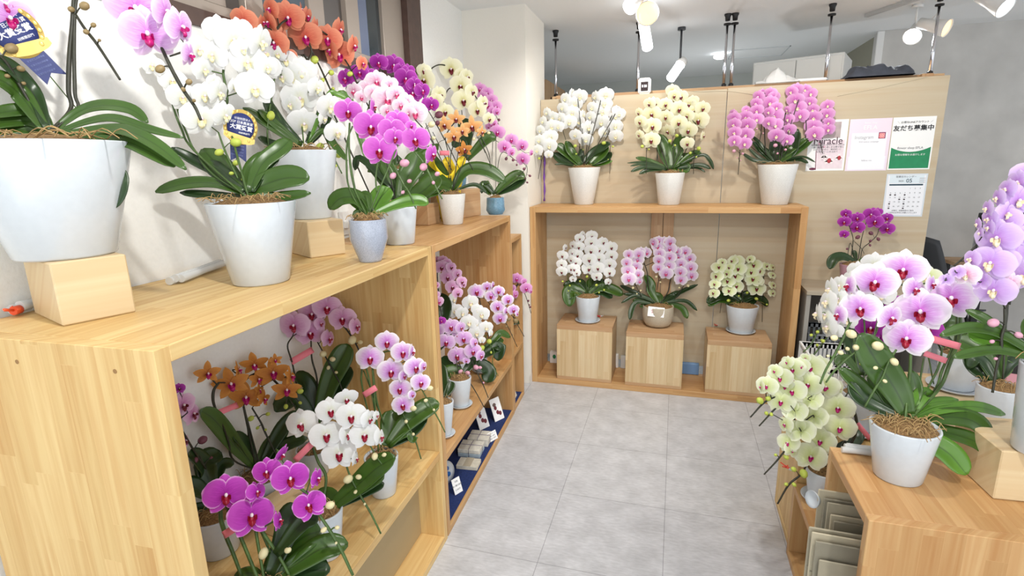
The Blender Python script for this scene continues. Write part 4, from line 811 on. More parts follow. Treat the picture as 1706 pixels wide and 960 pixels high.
# --- inside the orange-brown shelf (z=.385)
ZB = .3855
orchid('pale mauve orchid with a hanging row of flowers at the back of the orange-brown shelf', TL, dict(rb=.05, rt=.065, h=.13), P=(-1.25, 2.30, ZB), group=G_MID, pm='rose', lm='wine', fdz=-.03,
  fl=[(60, 62, 70, -10), (100, 60, 80), (130, 75, 70, 20), (160, 110, 90, 20), (92, 112, 115, -5), (205, 160, 85, 25), (135, 185, 120), (238, 215, 90, 20), (170, 255, 115), (208, 300, 90, 10), (248, 235, 70, 40)],
  st=[([(60, 80), (130, 110), (190, 210), (220, 320)], (), 1.2, .01), ([(120, 600), (80, 400), (60, 200), (60, 90)], (), 1.4, .03)], bd='p', stemm=STEMD, lv=[([(120, 620), (110, 450), (90, 300)], 90, LEAFD), ([(120, 620), (180, 560), (240, 560)], 80, LEAFD)])
orchid('white orchid with no colour at its centre behind the lilac one in the orange-brown shelf', TL, dict(rb=.05, rt=.062, h=.135), P=(-1.13, 2.62, ZB+.008), group=G_MID, pm='white', lm='cream', fdz=-.06,
  fl=[(80, 450, 100, -30), (110, 460, 90), (175, 345, 110, 50), (190, 430, 130), (240, 445, 110, 20), (150, 380, 70, -40), (300, 370, 130, 5), (350, 420, 100, 20), (380, 455, 130, 10), (290, 515, 140), (345, 520, 90, 30), (415, 550, 110, 15), (345, 590, 125), (385, 640, 60, 20), (450, 590, 60, 50)],
  st=[([(160, 390), (250, 400), (330, 470), (400, 600), (440, 660)], [(436, 650, 48), (382, 700, 50), (450, 730, 20)], 1.2, .01), ([(420, 640), (470, 720), (460, 800), (500, 900)], (), 1.0), ([(400, 780), (300, 600), (220, 460)], (), 1.3, .02, True)], bd='g',
  lv=[([(420, 800), (470, 640), (520, 590), (590, 620)], 50, LEAF), ([(430, 800), (480, 700), (505, 690), (500, 790)], 90, LEAFD), ([(410, 760), (430, 860), (420, 950)], 95, LEAFD, -.03), ([(400, 780), (330, 760), (300, 840)], 90, LEAFD), ([(410, 780), (470, 660), (540, 640)], 50)])
orchid('lilac orchid arching to the right above the white one in the orange-brown shelf', TL, dict(rb=.035, rt=.044, h=.13), P=(-1.08, 2.84, ZB+.008), group=G_MID, pm='lilacw', lm='red', fdz=-.04,
  fl=[(420, 255, 90, 10), (465, 240, 60, 60), (345, 290, 135, -5), (505, 285, 95, 10), (560, 430, 70, 50), (450, 320, 105), (540, 300, 60, 60), (572, 350, 100, 15), (498, 400, 115), (612, 422, 95, 15), (515, 485, 115, 0), (640, 450, 50, 60)],
  st=[([(350, 345), (400, 335), (450, 390), (520, 470), (570, 540), (640, 690)], [(578, 490, 34), (560, 540, 20), (605, 600, 14)], 1.1, .006), ([(500, 300), (560, 400), (620, 490), (690, 615)], [(628, 500, 50), (650, 560, 14)], 1.1, .006), ([(440, 740), (430, 600), (380, 400), (350, 340)], (), 1.3, .02, True)], bd='b', stemm=STEMD, lv=[([(440, 740), (500, 700), (520, 760)], 50, LEAFD), ([(440, 740), (400, 700), (380, 760)], 50, LEAFD)])
orchid('bright lilac orchid with large flowers nearest the aisle in the orange-brown shelf', TL, dict(b=(768, 680, 28), r=(771, 628, 39), fib=30), zs=ZB+.007, group=G_MID, pm='lilac', lm='red',
  fl=[(60, 570, 120, -30), (110, 530, 90, 10), (230, 550, 100, 40), (160, 545, 140), (330, 660, 90, 40), (205, 600, 90), (250, 630, 135, 0), (125, 655, 145, -5), (375, 755, 100, 40), (318, 722, 135, 0), (205, 755, 150, 0), (270, 790, 60)],
  st=[([(210, 820), (250, 870), (285, 930), (340, 1020), (400, 1130)], [(228, 872, 44), (278, 880, 44)], 1.2, -.005), ([(310, 790), (350, 880), (390, 960), (430, 1060)], [(340, 838, 46), (370, 840, 30), (395, 950, 16)], 1.2, -.005), ([(250, 880), (200, 760), (180, 600)], (), 1.4, .02, True)], bd='p', stemm=STEMD,
  lv=[([(250, 900), (200, 870), (130, 880), (78, 950)], 90, LEAF), ([(240, 900), (150, 920), (120, 1000)], 80, LEAFD), ([(230, 900), (120, 820), (70, 780)], 100, LEAFD), ([(250, 900), (220, 950), (180, 1010), (160, 1050)], 90, LEAFD, -.02), ([(260, 900), (300, 820), (330, 780)], 60, LEAFD)])
orchid('orchid in a slim white pot half hidden by the pine shelf panel', TM_, dict(b=(742, 728, 21), r=(741, 668, 34)), zs=ZB+.007, group=G_MID, pm='purple', lm='mag',
  fl=[(55, -370, 60, 30, 0, 'rose'), (70, -250, 90, 20, 0, 'rose'), (50, -300, 70, 20, 0, 'rose'), (90, -110, 70)], st=[([(100, 440), (70, 200), (60, -200)], (), 1.2, 0, True)], bd='g', stemm=STEMD,
  lv=[([(110, 440), (90, 330), (80, 200)], 90, LEAFD), ([(110, 440), (150, 380), (160, 330)], 60, LEAFD), ([(100, 440), (120, 400), (90, 370)], 50, LEAFD)])
orchid('small magenta-lilac orchid leaning out of the low shelf unit by the pillar', TL, dict(rb=.045, rt=.055, h=.12), P=(-1.17, 3.27, .4005), group=G_MID, pm='pink', lm='mag', fdz=-.06,
  fl=[(600, 265, 70, -20), (690, 215, 60, 40), (638, 195, 95), (625, 310, 80, 50), (705, 265, 95, 5), (740, 285, 50, 50)], st=[([(640, 235), (670, 250), (705, 330), (740, 445)], [(720, 355, 20), (735, 400, 18), (728, 385, 14)], 1.1, .005), ([(620, 500), (600, 350), (640, 235)], (), 1.2, .01, True)], bd='d', stemm=STEMD, lv=[([(610, 560), (570, 500), (540, 520)], 60, LEAFD), ([(610, 560), (640, 500), (660, 520)], 50, LEAFD)])

# --- on top of the wide shelf
ZT = 1.309
orchid('pure white orchid on top of the wide shelf, leftmost of the three', TN, dict(b=(974, 341, 31), r=(974, 279, 52), m=POTS), zs=ZT, group=G_DT, pm='white', lm='yel', spread=.006, fs=1.13, ls=.85, fdz=-.055,
  fl=[(155, 290, 110, -50), (115, 375, 110, -45), (90, 465, 105, -35), (80, 565, 125, -25), (60, 665, 120, -25), (215, 335, 120, -20), (205, 430, 150, -5), (190, 530, 150), (180, 620, 150), (175, 705, 85), (410, 90, 90, 60), (340, 150, 120, -40), (310, 240, 120, -35), (285, 340, 115, -30), (270, 430, 115, -20), (485, 130, 150, 5), (435, 205, 155), (410, 295, 155), (380, 385, 150),
      (520, 310, 100, 60), (480, 380, 120, -40), (440, 510, 120, -25), (640, 130, 120, -40), (610, 240, 125, -35), (590, 330, 120, -30), (570, 440, 150, 10), (545, 560, 140), (745, 115, 155, 5), (730, 205, 155), (710, 285, 155), (700, 385, 160), (730, 485, 120, 30), (850, 260, 90, 20), (880, 300, 125, 15), (845, 330, 120), (840, 425, 145), (845, 525, 140)],
  st=[([(125, 780), (128, 600), (130, 430), (200, 300)], (), 1.6, .01), ([(110, 740), (90, 840), (70, 950)], [(80, 745, 34)], 1.0), ([(345, 560), (320, 430), (400, 250), (460, 120)], (), 1.2, .01, True), ([(545, 740), (560, 600), (600, 400), (700, 140)], (), 1.6, .01, True), ([(740, 560), (780, 470), (790, 350), (860, 260)], (), 1.4, .01, True), ([(790, 600), (790, 740), (785, 895)], [(815, 625, 26), (755, 680, 26), (725, 590, 46), (770, 755, 16)], 1.0), ([(490, 620), (470, 760), (450, 890)], [(440, 620, 42), (520, 658, 26), (450, 700, 22)], 1.0), ([(480, 700), (485, 560), (500, 330)], (), 1.2, .01, True)], bd='g', stemm=STEMD,
  lv=[([(430, 810), (360, 700), (290, 640), (250, 610)], 90, LEAF), ([(420, 820), (320, 770), (218, 690)], 80, LEAFD), ([(470, 800), (400, 680), (345, 570)], 80, LEAF), ([(490, 800), (610, 690), (700, 640), (790, 590)], 80, LEAFD), ([(640, 800), (690, 710), (770, 620)], 110, LEAF), ([(560, 810), (680, 800), (810, 770)], 45, LEAFB), ([(480, 810), (540, 760), (620, 720)], 70, LEAF), ([(400, 820), (320, 800), (235, 805)], 18, LEAFD), ([(520, 800), (500, 720), (490, 650)], 60, LEAFD), ([(700, 790), (760, 740), (800, 680)], 60, LEAFD)])
orchid('cream orchid with wine centres on top of the wide shelf, middle one', TO, dict(b=(1114, 342, 34), r=(1115, 288, 47), m=POTS), zs=ZT, group=G_DT, pm='cream', lm='wine', spread=.006, fs=1.13, ls=.85, fdz=-.055,
  fl=[(115, 350, 100, -40), (130, 440, 130, -20), (120, 570, 100, -30), (275, 260, 140, 20), (220, 260, 120, -20), (245, 360, 170), (250, 485, 175), (240, 625, 165), (450, 130, 130, -20), (470, 180, 120, 10), (535, 190, 145, 15), (385, 265, 130, -5), (520, 312, 165), (385, 392, 140), (515, 447, 155), (405, 532, 140, -25, 30), (620, 265, 130, -20), (660, 230, 110, 10), (755, 305, 145, 20), (600, 380, 130, -20), (660, 330, 120), (710, 425, 195), (610, 525, 165), (600, 655, 130), (760, 580, 100, 65)],
  st=[([(195, 500), (192, 700), (190, 960)], [(150, 685, 44), (215, 715, 24)], 1.1, -.02), ([(310, 860), (290, 640), (280, 520)], (), 1.4, .01, True), ([(290, 860), (300, 740), (290, 600)], (), 1.2, .01, True), ([(685, 460), (670, 700), (662, 960)], [(715, 705, 50), (630, 750, 36), (690, 790, 22)], 1.1, -.02), ([(560, 790), (600, 680), (620, 560)], (), 1.4, .01, True), ([(455, 600), (460, 760), (458, 890)], [(495, 577, 44), (425, 632, 46), (478, 675, 28)], 1.0, -.02)], bd='g', stemm=STEMD,
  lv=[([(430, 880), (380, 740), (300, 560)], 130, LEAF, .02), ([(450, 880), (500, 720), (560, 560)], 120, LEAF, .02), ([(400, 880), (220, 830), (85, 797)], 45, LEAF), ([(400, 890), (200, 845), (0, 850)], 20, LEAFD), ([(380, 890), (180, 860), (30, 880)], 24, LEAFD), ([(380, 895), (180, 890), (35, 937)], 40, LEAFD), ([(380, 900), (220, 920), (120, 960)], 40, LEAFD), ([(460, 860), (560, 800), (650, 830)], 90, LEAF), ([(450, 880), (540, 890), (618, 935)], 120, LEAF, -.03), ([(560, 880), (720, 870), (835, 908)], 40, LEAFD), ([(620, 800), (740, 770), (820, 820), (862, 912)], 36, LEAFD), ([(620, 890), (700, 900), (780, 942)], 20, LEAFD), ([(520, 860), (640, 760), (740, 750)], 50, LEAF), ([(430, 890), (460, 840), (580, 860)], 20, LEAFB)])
orchid('pink orchid with many hanging rows on top of the wide shelf, rightmost of the three', TP, dict(b=(1290, 342, 40), r=(1290, 274, 61), m=POTS), zs=ZT, group=G_DT, pm='pink', lm='cream', spread=.006, fs=1.13, ls=.85, fdz=-.055,
  fl=[(90, 340, 90, -40), (100, 380, 120, -15), (100, 440, 125, -15), (105, 515, 120, -10), (105, 595, 115, -10), (215, 300, 80, 20), (210, 370, 125), (228, 445, 140), (212, 535, 140), (200, 618, 125), (370, 130, 60, 50), (330, 175, 110, -20), (310, 240, 110, -15), (315, 310, 120, -5), (315, 390, 120), (440, 150, 120, -10), (480, 180, 110, 15), (440, 235, 135), (500, 280, 110, 20), (430, 320, 100, -20), (475, 360, 170), (430, 420, 120, -20), (490, 445, 135), (500, 545, 140), (600, 300, 70, -30), (610, 390, 110, -20), (618, 490, 120), (600, 588, 115), (640, 130, 110, -20), (690, 110, 120, 10), (680, 210, 145), (700, 280, 145), (725, 355, 140), (770, 110, 100, -10), (820, 150, 120, 20), (815, 230, 110), (840, 300, 110), (850, 375, 135), (845, 460, 145), (860, 530, 150), (980, 260, 110, 15), (975, 345, 130, 10), (990, 420, 100), (985, 485, 120, 10)],
  st=[([(400, 720), (390, 560), (385, 300), (400, 150)], (), 1.8, .01, True), ([(160, 640), (150, 780), (140, 910)], [(100, 688, 40), (182, 712, 30), (130, 750, 16), (165, 775, 14)], 1.1, -.01), ([(250, 640), (330, 700)], (), 1.0), ([(360, 430), (355, 520), (340, 600)], [(315, 480, 24), (375, 520, 18)], 1.2), ([(545, 620), (545, 740), (548, 865)], [(490, 635, 46), (585, 675, 30), (510, 710, 26)], 1.1, -.01), ([(775, 560), (780, 440), (760, 280), (720, 180)], (), 1.4, .01, True), ([(905, 540), (920, 640), (935, 712)], [(950, 648, 18), (905, 620, 16)], 1.2, 0), ([(800, 530), (900, 480), (930, 340)], (), 1.2, .01), ([(560, 700), (560, 560), (590, 300)], (), 1.3, .01, True)], bd='p', stemm=STEMD,
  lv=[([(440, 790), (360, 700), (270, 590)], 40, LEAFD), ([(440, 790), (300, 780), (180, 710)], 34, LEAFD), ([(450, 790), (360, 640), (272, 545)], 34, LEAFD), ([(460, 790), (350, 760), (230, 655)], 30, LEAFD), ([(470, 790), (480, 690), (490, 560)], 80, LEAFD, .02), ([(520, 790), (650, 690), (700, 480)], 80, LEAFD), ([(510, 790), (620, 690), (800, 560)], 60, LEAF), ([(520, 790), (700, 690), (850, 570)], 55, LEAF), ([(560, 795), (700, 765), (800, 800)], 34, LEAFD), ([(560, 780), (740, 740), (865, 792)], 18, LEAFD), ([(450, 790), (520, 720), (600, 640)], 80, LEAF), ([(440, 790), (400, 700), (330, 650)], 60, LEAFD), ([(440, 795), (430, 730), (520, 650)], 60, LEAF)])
# --- inside the wide shelf, on the plinths
orchid('white orchid with wine centres on the left plinth inside the wide shelf', TQ, dict(b=(979, 538, 30), r=(981, 493, 40)), zs=PLZ[0]+.007, group=G_DI, pm='white', lm='wine', spread=.006, fs=1.13, ls=.85, fdz=-.055,
  fl=[(115, 195, 60, 50), (89, 265, 95, -10), (82, 340, 90, -15), (82, 405, 95, -10), (265, 80, 60, 50), (180, 175, 80, -30), (175, 240, 80, -30), (165, 300, 80, -25), (165, 380, 85, -20), (238, 115, 85, 10), (230, 190, 100), (218, 262, 100), (205, 325, 95), (190, 380, 100), (212, 415, 70), (180, 468, 60), (342, 95, 100), (338, 152, 110), (338, 225, 115), (320, 300, 120), (318, 378, 120), (440, 150, 95, 30), (408, 215, 100), (405, 290, 105), (395, 372, 110), (385, 445, 90), (510, 195, 110, 10), (512, 268, 105), (497, 342, 110), (495, 410, 100), (485, 492, 65, 20)],
  st=[([(135, 600), (135, 450), (130, 300)], [(90, 488, 24), (152, 525, 22), (140, 570, 16)], 1.0), ([(240, 560), (250, 420), (280, 200)], (), 1.0, .01, True), ([(330, 560), (345, 350), (340, 120)], (), 1.0, .01, True), ([(425, 600), (440, 400), (480, 250)], [(448, 562, 22), (405, 585, 20), (382, 520, 30)], 1.0), ([(262, 520), (263, 660)], [(240, 487, 22), (300, 447, 28)], .8)], bd='g',
  lv=[([(270, 600), (200, 570), (150, 580), (150, 705)], 110, LEAF, -.03), ([(280, 600), (200, 520), (95, 520)], 70, LEAFD), ([(320, 600), (420, 540), (520, 560), (612, 605)], 85, LEAF, -.02), ([(320, 600), (430, 580), (520, 630)], 70, LEAFD), ([(310, 600), (330, 520), (360, 460)], 70, LEAF), ([(270, 600), (190, 590), (130, 640)], 60, LEAFD), ([(300, 600), (260, 520), (200, 480)], 70, LEAFD), ([(320, 600), (400, 500), (460, 510)], 60, LEAFD)])
_pg = orchid('pale lilac and white orchid in a round beige pot on the middle plinth', TR, dict(b=(1095, 549, 47), r=(1095, 509, 50), m=POTG, style='bowl'), zs=PLZ[1]+.001, group=G_DI, pm='lilacp', lm='pink', spread=.006, fs=1.13, ls=.85, fdz=-.055,
  fl=[(285, 200, 110, 40), (230, 190, 90), (125, 215, 100), (105, 290, 100, -10), (215, 215, 110), (205, 265, 110), (190, 330, 115), (118, 365, 125, -5), (212, 395, 95), (125, 440, 130), (222, 460, 85, 40), (350, 110, 100, -40), (400, 90, 90), (450, 90, 80), (500, 105, 115, 15), (390, 145, 110), (405, 205, 105), (500, 165, 120), (400, 270, 105), (500, 240, 115), (395, 340, 105), (492, 320, 115), (465, 390, 125), (570, 185, 80, -20), (640, 190, 110, 10), (580, 235, 100, -10), (680, 250, 115, 10), (600, 300, 110), (690, 335, 120, 5), (597, 375, 110), (697, 410, 115, 5), (600, 445, 115)],
  st=[([(255, 270), (290, 370), (300, 480), (320, 580)], (), 1.8, .01, True), ([(400, 430), (380, 540)], [(375, 418, 30), (412, 468, 22)], 1.2), ([(525, 360), (500, 470), (480, 560)], (), 1.8, .01, True), ([(190, 500), (230, 580), (280, 680)], [(162, 520, 30), (232, 545, 22), (198, 575, 18)], 1.2), ([(650, 460), (590, 560), (510, 670)], [(665, 500, 32), (585, 518, 26)], 1.2), ([(280, 560), (290, 460)], (), 1.0)], bd='c', stemm=STEMD,
  lv=[([(400, 680), (330, 560), (320, 480), (268, 405)], 75, LEAF, .02), ([(400, 660), (240, 590), (140, 545), (45, 498)], 40, LEAFD), ([(400, 660), (240, 600), (72, 575)], 40, LEAFD), ([(390, 670), (200, 590), (55, 658)], 30, LEAFD), ([(400, 670), (300, 640), (158, 635)], 50, LEAF), ([(300, 670), (200, 650), (150, 720), (132, 812)], 42, LEAFD, -.03), ([(430, 660), (540, 590), (640, 540), (755, 490)], 36, LEAFD), ([(430, 670), (520, 600), (600, 560)], 60, LEAFD), ([(500, 650), (600, 700), (660, 800)], 55, LEAF, -.03), ([(520, 640), (640, 640), (748, 728)], 34, LEAFD), ([(420, 690), (330, 680), (222, 690)], 55, LEAF), ([(440, 680), (400, 600), (330, 590)], 60, LEAF), ([(400, 690), (460, 640), (560, 580)], 70, LEAFD)])
orchid('yellow-green orchid on the right plinth inside the wide shelf', TS, dict(b=(1232, 553, 36), r=(1233, 505, 50)), zs=PLZ[2]+.007, group=G_DI, pm='green', lm='wine', spread=.006, fs=1.13, ls=.85, fdz=-.055, pitch=-22,
  fl=[(200, 160, 90, 20), (165, 210, 140, -10), (145, 300, 130, -15), (125, 380, 110, -20), (115, 470, 110, -20), (300, 150, 110, -20), (345, 150, 150, 5), (270, 215, 100, -20), (360, 225, 150), (250, 275, 110, -20), (330, 300, 150), (255, 350, 140, -5), (340, 400, 140, 5), (270, 445, 130), (480, 130, 90, -20), (515, 190, 150), (490, 260, 130, -10), (570, 250, 120, 15), (510, 330, 160), (560, 350, 110, 10), (545, 425, 160), (640, 200, 100, 30), (700, 210, 80, 40), (700, 290, 85, 40), (705, 390, 90, 40), (700, 470, 85, 40)],
  st=[([(200, 480), (205, 300), (180, 160)], (), 1.2, .01), ([(400, 560), (400, 400), (390, 200)], (), 1.6, .01, True), ([(605, 560), (610, 380), (620, 220)], (), 1.4, .01), ([(600, 560), (600, 660), (598, 760)], [(645, 585, 24)], .9), ([(190, 560), (178, 670)], (), .9), ([(400, 520), (400, 670)], [(262, 545, 40), (448, 468, 34), (540, 528, 38), (365, 500, 24)], .9)], bd='g', stemm=STEMD,
  lv=[([(360, 560), (240, 500), (140, 510), (45, 570)], 90, LEAFD), ([(360, 570), (260, 540), (150, 530), (62, 600)], 90, LEAF), ([(380, 570), (340, 530), (300, 560), (280, 620)], 110, LEAF), ([(390, 570), (360, 640), (310, 712)], 120, LEAF, -.03), ([(400, 560), (520, 500), (600, 540), (655, 600)], 70, LEAFD), ([(400, 570), (480, 540), (540, 560)], 90, LEAFD), ([(380, 560), (420, 500), (520, 480)], 80, LEAFD), ([(370, 560), (320, 490), (200, 480)], 70, LEAFD)])
def under(root_data, label, k, z, lift=.007):
    root, P, dpt, rb, rt, h = root_data; return saucer(label, (P.x, P.y, z+.0003), k)
def find(txt):
    for r_ in ALL_PLANTS:
        if r_['label'].startswith(txt): return r_
for txt, lab, r_, z in (('white orchid with wine centres on the left', 'white saucer on the left plinth in the wide shelf', .092, PLZ[0]), ('yellow-green orchid on the right', 'white saucer on the right plinth in the wide shelf', .098, PLZ[2]),
    ('bright lilac orchid with large', 'white saucer under the pot of large lilac flowers in the orange-brown shelf', .062, ZB), ('orchid in a slim', 'white saucer under the slim pot beside the pine shelf panel', .048, ZB), ('white orchid with no colour', 'white saucer under the pure white orchid in the orange-brown shelf', .065, ZB), ('lilac orchid arching', 'white saucer at the far end of the orange-brown shelf, under the arching orchid', .055, ZB)):
    p = find(txt).location; saucer(lab, (p.x, p.y, z+.0003), r_, 'white pot saucers')
# label card on the beige pot
r0 = _pg[0]; P = _pg[1]; c = at(1093, 520, _pg[2]-_pg[4]-.012); e = empty('label_card', c); tag(e, 'small white printed card leaning on the round beige pot', 'card')
def paper(name, w_, h_, m, parent, off=(0, 0, 0), th=.0006): return MB().box((off[0]-w_/2, off[1], off[2]-h_/2), (off[0]+w_/2, off[1]+th, off[2]+h_/2)).build(name, m, parent)
paper('card', .112, .070, mat('white_card', (246, 246, 246), .6), e)
e.rotation_euler = (math.radians(-8), math.radians(4), math.atan2(c.y, c.x)-PI/2)

# ================================================================== TEXT
def text(s, size, parent, loc, m, name='lettering', bold=0.0, sx=1.0, align='CENTER'):
    cu = bpy.data.curves.new('t', 'FONT'); cu.body = s; cu.size = size; cu.align_x = align; cu.align_y = 'CENTER'; cu.offset = bold; cu.extrude = .0002; cu.resolution_u = 3
    o = bpy.data.objects.new('t', cu); COL.objects.link(o); bpy.context.view_layer.update()
    me = bpy.data.meshes.new_from_object(o.evaluated_get(bpy.context.evaluated_depsgraph_get())); bpy.data.objects.remove(o)
    me.materials.clear(); q = link(name, me, m, parent)
    q.matrix_local = Matrix.Translation(loc) @ Matrix.Rotation(PI/2, 4, 'X') @ Matrix.Diagonal((sx, 1, 1, 1))
    return q
INK = mat('black_ink', (30, 30, 34), .7); INKG = mat('grey_ink', (120, 120, 124), .7); INKR = mat('red_ink', (190, 60, 80), .7); INKW = mat('white_ink', (245, 245, 245), .7)
for i, (s_, m_) in enumerate((('Sale', INKG), ('花器込 3,300円', INKR), ('税込 3,630円', INKR), ('限定品', INKG))): text(s_, .011, e, (0, -.0006, .022-.0145*i), m_)
def poster(name, label, tl, br, m, y=3.9885, cat='poster'):
    a = ony(*tl, y); b = ony(*br, y); x0 = a.x; x1 = b.x; z1 = a.z; z0 = b.z
    r = empty(name, ((x0+x1)/2, y, (z0+z1)/2)); tag(r, label, cat); w_, h_ = x1-x0, z1-z0
    paper('sheet', w_, h_, m, r, (0, 0, 0), .001); return r, w_, h_
WP = mat('white_paper', (244, 244, 242), .7)
r, w_, h_ = poster('poster', 'white poster with a grey photo and the word Miracle, beside the pink orchid', (1350, 201), (1405, 284), WP)
paper('photo', w_*.52, h_*.31, mat('grey_pink_print', (184, 168, 166), .6, noise_amt=.2, scale=14), r, (w_*.06, -.0005, h_*.30))
paper('print', w_*.70, h_*.56, mat('pale_pink_print', (232, 216, 222), .6, noise_amt=.06, scale=30), r, (w_*.10, -.0003, -h_*.18))
text('Miracle', .062, r, (w_*.02, -.0010, h_*.085), mat('plum_ink', (74, 48, 66), .7), sx=.92)
for i, s_ in enumerate(('胡蝶蘭の新しい花のかたち Miracle', '一輪一輪が長く楽しめる贈り物に', 'お祝い・記念日・開店祝いに', '大切な方へ心を込めて')): text(s_, .0125, r, (w_*.02, -.0010, h_*(.01-.045*i)), INKG)
mb = MB()
def bloom(mb, cx, cz, s_, y=-.0012):
    for a in (90, 215, 325, 5, 175):
        a = math.radians(a); mb.box((-.5*s_*.5, -.0002, -.5*s_*.36), (.5*s_*.5, .0002, .5*s_*.36), M=Matrix.Translation((cx+.3*s_*math.cos(a), y, cz+.3*s_*math.sin(a))) @ Matrix.Rotation(-a, 4, 'Y'), bev=.0)
bloom(mb, .02, -h_*.30, .05); bloom(mb, .075, -h_*.24, .04); bloom(mb, -.01, -h_*.22, .04); mb.build('printed_flower', mat('white_pink_print', (246, 232, 232), .6), r)
mb = MB(); mb.ball((.022, -.0014, -h_*.30), (.012, .0004, .016), 8, 6); mb.ball((.078, -.0014, -h_*.25), (.010, .0004, .014), 8, 6); mb.build('printed_flower', mat('red_print', (176, 50, 60), .6), r)
mb = MB(); mb.box((-.062, -.0012, -h_*.47), (-.058, -.0010, -h_*.08), M=Matrix.Rotation(math.radians(-3), 4, 'Y')); mb.ball((-.07, -.0014, -h_*.46), (.02, .0004, .008), 8, 6); mb.build('printed_vase', mat('plum_print', (120, 50, 80), .6), r)

r, w_, h_ = poster('poster', 'pale pink poster with a white panel and a small camera logo', (1417, 199), (1476, 284), mat('pale_pink_paper', (236, 222, 234), .7))
paper('print', w_*.84, h_*.70, mat('white_print', (243, 243, 247), .6), r, (0, -.0005, -h_*.12))
paper('print', w_*.90, h_*.26, mat('soft_white_print', (240, 238, 246), .6), r, (0, -.0003, -h_*.35))
text('Instagram', .030, r, (-w_*.12, -.0010, h_*.145), mat('light_grey_ink', (176, 176, 182), .7), sx=.9)
text('SNS follow campaign', .013, r, (0, -.0010, h_*.06), mat('light_grey_ink', (176, 176, 182), .7)); text('EFLA', .036, r, (0, -.0010, h_*.33), INKW); text('flower shop', .014, r, (0, -.0010, h_*.42), INKW)
text('follow me', .014, r, (0, -.0010, -h_*.30), mat('light_grey_ink', (176, 176, 182), .7))
mb = MB(); mb.box((-.019, -.0012, -.019), (.019, -.0004, .019), bev=.0003)
lg = mb.build('logo', mat('logo_purple', (120, 30, 90), .5), r); lg.location = (w_*.30, 0, h_*.175)
MB().box((-.016, -.0018, -.016), (.014, -.0012, .014)).build('logo_field', mat('logo_coral', (236, 110, 110), .5), lg)
mb = MB(); 
def ring(mb, r1, r2, y0, y1, M): mb.lathe([(r1, y0), (r2, y0), (r2, y1), (r1, y1), (r1, y0)], 20, M=M, cap=False)
ring(mb, .0045, .0065, -.0003, .0003, Matrix.Translation((0, -.0021, 0)) @ Matrix.Rotation(PI/2, 4, 'X'))
for a_, b_ in (((-.012, -.012), (.012, -.0105)), ((-.012, .0105), (.012, .012)), ((-.012, -.012), (-.0105, .012)), ((.0105, -.012), (.012, .012))): mb.box((a_[0], -.0024, a_[1]), (b_[0], -.0018, b_[1]))
mb.build('logo_outline', INKW, lg)

r, w_, h_ = poster('poster', 'white poster with bold black Japanese lettering over a green lower third', (1489, 196), (1548, 282), WP)
def green(u, v):
    x = (u-.5)*w_*.93; z0 = -h_*.475; z1 = -h_*.16+.028*(2*u-1)**2; return Vector((x, -.0006, z0+(z1-z0)*v))
MB().grid(green, 16, 1, False).build('print', mat('green_print', (16, 134, 84), .5, noise_amt=.1, scale=25), r)
text('＼ お得なLINEアカウント ／', .0150, r, (.004, -.0010, h_*.40), INK); text('友だち募集中', .036, r, (0, -.0010, h_*.285), INK, bold=.0008)
text('flower shop EFLA', .019, r, (-.004, -.0010, -h_*.085), INKG, sx=1.0); text('お得な情報をお届けします', .0135, r, (0, -.0012, -h_*.215), INKW)

r, w_, h_ = poster('calendar_sheet', 'white calendar sheet with a dark blue bar and round marks, lowest paper on the partition', (1478, 290), (1536, 361), mat('pale_blue_paper', (214, 222, 228), .7), cat='calendar')
paper('print', w_*.92, h_*.93, mat('near_white_print', (238, 240, 244), .6), r, (0, -.0003, 0)); paper('print', w_*.84, h_*.18, mat('pale_blue_print', (220, 232, 238), .6), r, (0, -.0005, h_*.37))
paper('bar', w_*.82, h_*.035, mat('dark_blue_print', (36, 66, 82), .6), r, (0, -.0007, h_*.245))
text('営業日カレンダー', .014, r, (-.005, -.0012, h_*.43), INKG); text('2025', .014, r, (-.030, -.0012, h_*.33), INKG); text('05', .034, r, (.014, -.0012, h_*.335), mat('dark_blue_print', (36, 66, 82), .6))
for wk in range(5):
    for d in range(7):
        n = wk*7+d-3
        if 1 <= n <= 31: text(str(n), .011, r, ((d-3)*w_*.118, -.0012, h_*(.16-.105*wk)), INKG, name='date')
mb = MB()
for (d, wk) in ((0, 1), (1, 1), (3, 1), (2, 2), (3, 2), (0, 3), (3, 3), (0, 4), (3, 4)): mb.ball(((d-3)*w_*.118, -.0012, h_*(.115-.105*wk)), (.0055, .0005, .0045), 8, 6)
mb.build('printed_mark', mat('dark_mark', (64, 56, 62), .6), r)
mb = MB()
for i in range(3): mb.box((.068-.0*i, -.0014, h_*.30+.012*i), (.100, -.0010, h_*.305+.012*i), M=Matrix.Rotation(0, 4, 'Y'))
mb.build('printed_streamer', mat('wine_print', (110, 40, 50), .6), r)
for s_, z in (('休業日・営業時間のご案内', -.36), ('ご予約はお早めにお願いいたします', -.41)): text(s_, .0100, r, (0, -.0012, h_*z), INKG)

